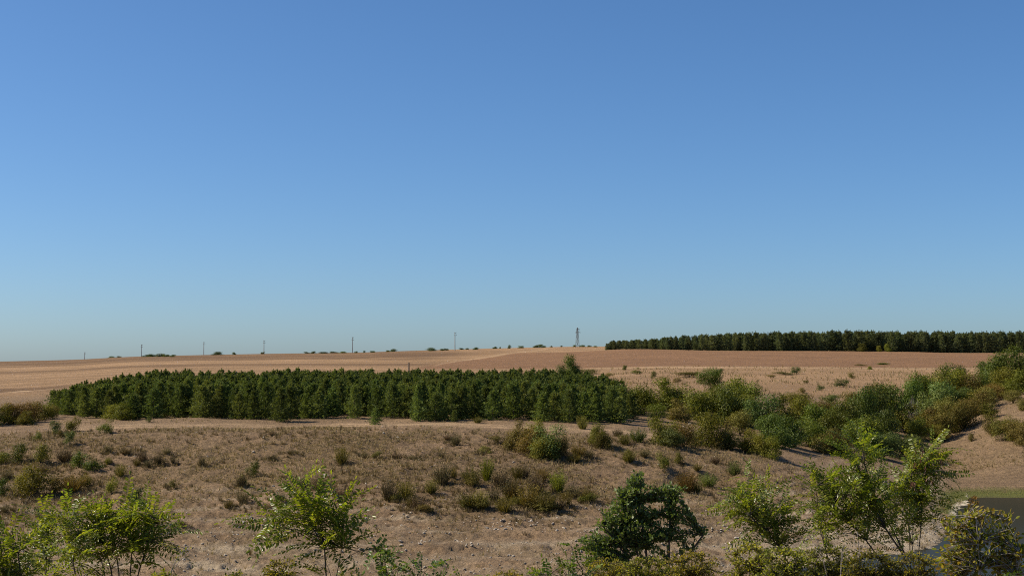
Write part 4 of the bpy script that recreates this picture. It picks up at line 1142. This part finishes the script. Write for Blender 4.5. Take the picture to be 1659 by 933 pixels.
    if pods:
        cx, cy, rx, ry, n = pods
        mb = MB()
        for _ in range(n):
            th = r.uniform(0, 6.28); q = math.sqrt(r.random())
            p = pt(cx + rx * q * math.cos(th), cy + ry * q * math.sin(th), D + r.normal() * 0.12)
            j = np.argmin(np.linalg.norm(np.array(pod_anchor) - p, axis=1)); p = 0.4 * p + 0.6 * (np.array(pod_anchor)[j] if np.linalg.norm(np.array(pod_anchor)[j] - p) < 0.25 else p)
            d = unit(np.array([r.normal() * .25, r.normal() * .25, -1])); w = unit(np.cross(d, r.normal(size=3))) * 0.006; L = r.uniform(0.05, 0.085)
            c2 = p + d * L * .5 + np.array([r.normal() * .004, r.normal() * .004, 0])
            mb.add([p - w * .3, p + w * .3, c2 + w, p + d * L, c2 - w], [[0, 1, 2, 3, 4]])
        me = mb.mesh('seed_pods', M['pod']); me.transform(Matrix.Translation(-Vector(base))); tag(obj('seed_pods', me, T_), kind='stuff')
    return T_

# left group of robinia saplings
sapling('robinia_sapling', 'robinia sapling cut by the left edge of the picture', 'sapling', 10.5, 15, [[(8, 930), (2, 870), (-5, 840)], [(42, 933), (30, 890), (20, 860)]],
        [(0, 868, 24, 28, 11), (25, 895, 30, 26, 9), (12, 925, 40, 22, 6), (-20, 890, 20, 40, 6)], 'pinnate', ROB, seed=11, group='robinia saplings on the near bank')
sapling('robinia_sapling', 'slim upright robinia sapling, second from the left edge', 'sapling', 11.5, 80, [[(76, 930), (73, 880), (76, 830)]],
        [(75, 836, 14, 14, 5), (72, 865, 20, 22, 9), (80, 900, 30, 22, 6)], 'pinnate', ROB, seed=12, group='robinia saplings on the near bank')
sapling('robinia_sapling', 'broad many-stemmed robinia with pale shining leaves at lower left', 'sapling', 11.0, 195,
        [[(188, 930), (175, 880), (150, 835), (130, 815)], [(196, 930), (190, 880), (178, 820), (172, 808)], [(210, 930), (214, 890), (218, 840), (220, 815)], [(216, 930), (232, 895), (255, 850)], [(125, 933), (112, 885), (106, 860)], [(182, 933), (165, 905), (150, 880)]],
        [(112, 826, 16, 16, 6), (140, 838, 34, 20, 12), (172, 816, 18, 14, 7), (180, 845, 40, 22, 17), (222, 832, 26, 18, 11), (252, 848, 20, 26, 10), (165, 872, 50, 18, 14), (230, 870, 34, 18, 10), (110, 870, 24, 26, 8), (120, 910, 30, 18, 5), (262, 872, 16, 14, 3)], 'pinnate', ROB, seed=13, group='robinia saplings on the near bank', r0=0.013)
sapling('dry_branch', 'leaning dry grey branch with a few leaves beside the broad robinia', 'branch', 10.5, 235, [[(258, 931), (277, 918), (298, 902), (306, 893)]],
        [(290, 895, 14, 8, 4), (302, 888, 8, 6, 2)], 'oval', leaf_mat=M['under'], leaf_len=0.022, seed=14, stem_mat=M['twig'], r0=0.007, leaf_step=0.03, twig_r=0.0025)
# middle-left sapling
sapling('robinia_sapling', 'single slender robinia sapling on a thin trunk at lower left centre', 'sapling', 9.5, 536,
        [[(533, 930), (527, 880), (521, 845), (512, 800), (492, 782)], [(540, 930), (545, 905), (552, 890)]],
        [(490, 786, 10, 6, 3), (480, 800, 12, 8, 3), (502, 812, 24, 8, 5), (535, 816, 28, 8, 6), (422, 822, 14, 4, 3), (436, 834, 20, 6, 3), (478, 824, 22, 6, 2), (510, 834, 34, 10, 6), (560, 808, 16, 5, 2), (556, 842, 10, 10, 2), (560, 882, 30, 6, 3), (505, 880, 14, 6, 1), (535, 900, 14, 12, 2), (590, 878, 8, 6, 1)],
        'pinnate', ROB, seed=15, group='robinia saplings on the near bank', r0=0.010, bow=0.12, depth=0.7)
sapling('robinia_shoot', 'arching green shoot with pinnate leaves, left of the bottom centre', 'shoot', 8.5, 640, [[(632, 931), (624, 908), (616, 895), (606, 884)]],
        [(612, 885, 10, 6, 3), (628, 910, 16, 12, 4), (604, 880, 6, 4, 1)], 'pinnate', SHT, seed=16, r0=0.006, group='green shoots along the bottom')
for j, (px, vt, w, n, lab) in enumerate(((640, 905, 16, 9, 'low tuft of fresh green shoots left of the bottom centre'), (676, 895, 18, 10, 'tallest tuft of fresh green shoots left of the bottom centre'), (706, 910, 14, 8, 'small tuft of green shoots between two bigger ones at the bottom'), (752, 918, 22, 9, 'low tuft of green shoots at the bottom centre'))):
    sapling('green_shoots', lab, 'shoots', 9.0, px, [[(px - 5, 945), (px - 4, vt + 10)], [(px + 5, 945), (px + 7, vt + 14)]],
            [(px, vt + 16, w, 12, int(n * 0.75)), (px, 940, w * 1.2, 12, n // 3)], 'pinnate', SHT, seed=30 + j, r0=0.006, group='green shoots along the bottom', lscale=0.85)
sapling('green_shoots', 'tuft of green shoots with one tall sprig left of the dark oak', 'shoots', 9.5, 905, [[(925, 940), (924, 905), (926, 885)], [(900, 945), (880, 925), (868, 915)], [(938, 945), (945, 925)]],
        [(924, 888, 6, 6, 3), (915, 905, 14, 8, 4), (890, 924, 20, 10, 6), (945, 915, 14, 12, 6), (850, 928, 14, 8, 4)], 'pinnate', SHT, seed=36, r0=0.005, group='green shoots along the bottom', lscale=0.8)
for j, (px, vt, w, n, lab) in enumerate(((455, 905, 30, 70, 'low yellowish-olive shrub at the bottom, left of the slender sapling'), (382, 925, 18, 26, 'tiny olive shrub peeping in at the bottom left'), (575, 928, 24, 24, 'tiny olive shrub peeping in right of the slender sapling'), (820, 925, 26, 26, 'low brownish shrub at the bottom centre'), (262, 925, 24, 26, 'low olive shrub at the bottom under the broad robinia'))):
    sapling('low_shrub', lab, 'shrub', 10.0, px, [[(px - 8, 950), (px - 10, vt + 14)], [(px + 8, 950), (px + 8, vt + 12)], [(px, 950), (px, vt + 8)]],
            [(px, vt + 16, w, 14, n), (px, 940, w * 1.3, 16, n)], 'oval', leaf_mat=M['under'], leaf_len=0.024, seed=40 + j, r0=0.005, leaf_step=0.014, twig_r=0.0018, group='low shrubs along the bottom edge')
# dark oak
sapling('oak_tree', 'dark green young oak with two rounded tops at lower centre right', 'tree', 20.0, 1060,
        [[(1052, 930), (1045, 880), (1035, 820), (1030, 775)], [(1084, 930), (1083, 890), (1086, 840), (1088, 800)], [(1040, 930), (1005, 880), (975, 850)], [(1046, 930), (1020, 850), (1008, 815)], [(1090, 930), (1120, 890), (1138, 868)]],
        [(1030, 775, 14, 12, 26), (1030, 800, 20, 22, 66), (1012, 800, 18, 14, 24), (1010, 830, 28, 22, 70), (1036, 838, 22, 24, 66), (990, 858, 32, 18, 60), (1030, 868, 34, 18, 60), (958, 880, 22, 16, 36), (1090, 800, 19, 18, 50), (1094, 825, 19, 18, 46), (1066, 850, 12, 8, 8), (1062, 862, 20, 14, 24), (1088, 862, 12, 12, 8), (1138, 862, 10, 12, 10), (1108, 882, 12, 8, 6), (970, 905, 30, 16, 40), (1050, 893, 30, 16, 30)],
        'oval', leaf_mat=M['oak'], leaf_len=0.054, seed=50, stem_mat=M['bark'], r0=0.04, leaf_step=0.0175, twig_r=0.006, asp=0.6, bow=0.05, depth=1.15)
for j, (px, vt, w, n, D, lab) in enumerate(((985, 905, 40, 90, 17.0, 'fine-leaved olive shrub at the foot of the oak, left part'), (1050, 900, 44, 100, 16.5, 'fine-leaved olive shrub directly below the oak'), (1120, 892, 44, 110, 17.0, 'fine-leaved olive shrub at the foot of the oak, right part'))):
    sapling('low_shrub', lab, 'shrub', D, px, [[(px - 15, 950), (px - 22, vt + 20)], [(px + 12, 950), (px + 18, vt + 18)], [(px, 950), (px, vt + 12)]],
            [(px, vt + 18, w, 18, n), (px, 936, w * 1.2, 20, n)], 'oval', leaf_mat=M['under'], leaf_len=0.034, seed=60 + j, r0=0.008, leaf_step=0.02, twig_r=0.003, group='olive undergrowth below the oak')
# right-hand robinias
sapling('robinia_tree', 'leaning robinia sapling just right of the dark oak', 'sapling', 12.5, 1300,
        [[(1282, 933), (1270, 880), (1255, 840), (1232, 800), (1222, 772)], [(1300, 933), (1270, 890), (1240, 850), (1215, 835)]],
        [(1218, 768, 14, 10, 5), (1230, 785, 22, 12, 7), (1205, 808, 20, 14, 7), (1225, 815, 26, 16, 10), (1250, 830, 26, 16, 10), (1225, 840, 24, 12, 6), (1268, 828, 18, 10, 5), (1275, 850, 14, 14, 3), (1245, 862, 20, 10, 2)],
        'pinnate', ROB, seed=71, group='robinias at lower right', r0=0.013, bow=0.15)
sapling('robinia_tree', 'large spreading robinia with leaning stems at lower right', 'sapling', 13.0, 1490,
        [[(1488, 930), (1465, 890), (1432, 850), (1400, 815), (1385, 780), (1385, 730)], [(1460, 933), (1420, 890), (1380, 850), (1345, 815), (1325, 785)], [(1495, 933), (1455, 870), (1420, 830), (1410, 790), (1400, 750)], [(1345, 933), (1335, 870), (1325, 830)]],
        [(1388, 700, 20, 12, 6), (1385, 722, 26, 14, 10), (1396, 745, 26, 16, 10), (1340, 772, 30, 12, 10), (1318, 768, 16, 10, 3), (1350, 795, 40, 18, 18), (1390, 780, 34, 22, 19), (1420, 790, 34, 24, 18), (1385, 815, 50, 18, 19), (1430, 825, 30, 18, 12), (1345, 812, 22, 14, 6), (1328, 838, 20, 10, 5), (1440, 845, 24, 10, 6), (1365, 842, 24, 10, 5)],
        'pinnate', ROB, seed=72, group='robinias at lower right', r0=0.018, bow=0.12, leaf_step=0.065)
sapling('robinia_tree', 'upright robinia hung with brown seed pods beside the pond', 'sapling', 13.4, 1484,
        [[(1474, 930), (1473, 870), (1472, 815), (1474, 770), (1480, 730)], [(1487, 930), (1489, 870), (1490, 810), (1500, 760), (1512, 725)], [(1482, 930), (1482, 880), (1460, 800)]],
        [(1490, 722, 30, 12, 10), (1515, 730, 20, 14, 7), (1520, 752, 18, 12, 6), (1490, 752, 30, 16, 12), (1462, 770, 26, 16, 10), (1500, 778, 28, 14, 10), (1475, 798, 36, 16, 14), (1510, 805, 16, 10, 3), (1445, 790, 20, 20, 7), (1500, 830, 22, 12, 5), (1475, 840, 22, 12, 3)],
        'pinnate', ROB, seed=73, group='robinias at lower right', r0=0.014, bow=0.12, pods=(1498, 755, 36, 34, 120), leaf_step=0.065)
# autumn shrub and undergrowth at the bottom right
sapling('autumn_shrub', 'yellowing green shrub with reddish tips at the right edge', 'shrub', 9.5, 1600,
        [[(1590, 933), (1585, 880), (1580, 840)], [(1610, 933), (1620, 880), (1632, 840)], [(1640, 933), (1655, 900)], [(1560, 933), (1548, 890), (1545, 865)]],
        [(1580, 828, 12, 8, 14), (1570, 842, 30, 14, 44), (1615, 838, 24, 12, 38), (1590, 866, 54, 18, 110), (1545, 852, 24, 18, 40), (1600, 893, 62, 20, 130), (1645, 885, 26, 22, 60), (1560, 900, 44, 20, 80), (1600, 925, 64, 16, 110), (1650, 925, 24, 16, 40), (1535, 915, 22, 18, 40)],
        'oval', leaf_mat=M['autumn'], leaf_len=0.038, seed=80, r0=0.010, leaf_step=0.034, twig_r=0.003, stem_mat=M['twig'], bow=0.1)
sapling('autumn_shrub', 'reddish-topped sprig rising before the pond at right', 'shrub', 10.5, 1582, [[(1580, 930), (1579, 860), (1578, 815)]],
        [(1578, 815, 8, 7, 8), (1572, 828, 12, 8, 8)], 'oval', leaf_mat=M['r'], leaf_len=0.032, seed=81, r0=0.006, leaf_step=0.022, twig_r=0.002)
for j, (px, vt, w, n, D, lab) in enumerate(((1215, 880, 40, 160, 11.5, 'olive fine-leaved shrub at the bottom right of the oak'), (1272, 886, 46, 160, 11.0, 'olive fine-leaved shrub below the leaning robinia'), (1340, 884, 50, 150, 11.5, 'sparse olive shrub below the large robinia, left side'), (1410, 892, 50, 140, 11.0, 'sparse olive shrub below the large robinia at the bottom edge'), (1480, 894, 48, 120, 11.0, 'small olive shrub around the stems of the upright robinia'), (1640, 930, 16, 30, 9.0, 'bright green leafy tuft in the bottom right corner'))):
    sapling('low_shrub', lab, 'shrub', D, px, [[(px - 15, 950), (px - 22, vt + 20)], [(px + 12, 950), (px + 18, vt + 18)], [(px, 950), (px, vt + 12)]],
            [(px, vt + 20, w, 18, n), (px, 938, w * 1.2, 16, n)], 'oval', leaf_mat=M['shoot'] if j == 5 else M['under'], leaf_len=0.026, seed=90 + j, r0=0.006, leaf_step=0.018, twig_r=0.002, group='olive undergrowth at the bottom right')
for j, (pts_, lab) in enumerate(((((1345, 932), (1333, 890), (1322, 872)), 'bare pale twig leaning left below the large robinia'), (((1393, 932), (1392, 880), (1389, 862)), 'bare pale upright twig below the large robinia'), (((1362, 932), (1363, 885)), 'short bare grey twig between two others below the robinia'), (((1415, 928), (1424, 905), (1432, 890)), 'bare grey twig leaning right over the pond'))):
    sapling('bare_twig', lab, 'twig', 11.0, pts_[0][0], [list(pts_)], [(pts_[-1][0], pts_[-1][1] + 6, 10, 8, 3)], 'oval', leaf_mat=M['under'], leaf_len=0.02, seed=110 + j, stem_mat=M['twig'], r0=0.007, leaf_step=0.2, twig_r=0.0025, group='bare twigs at the bottom right')
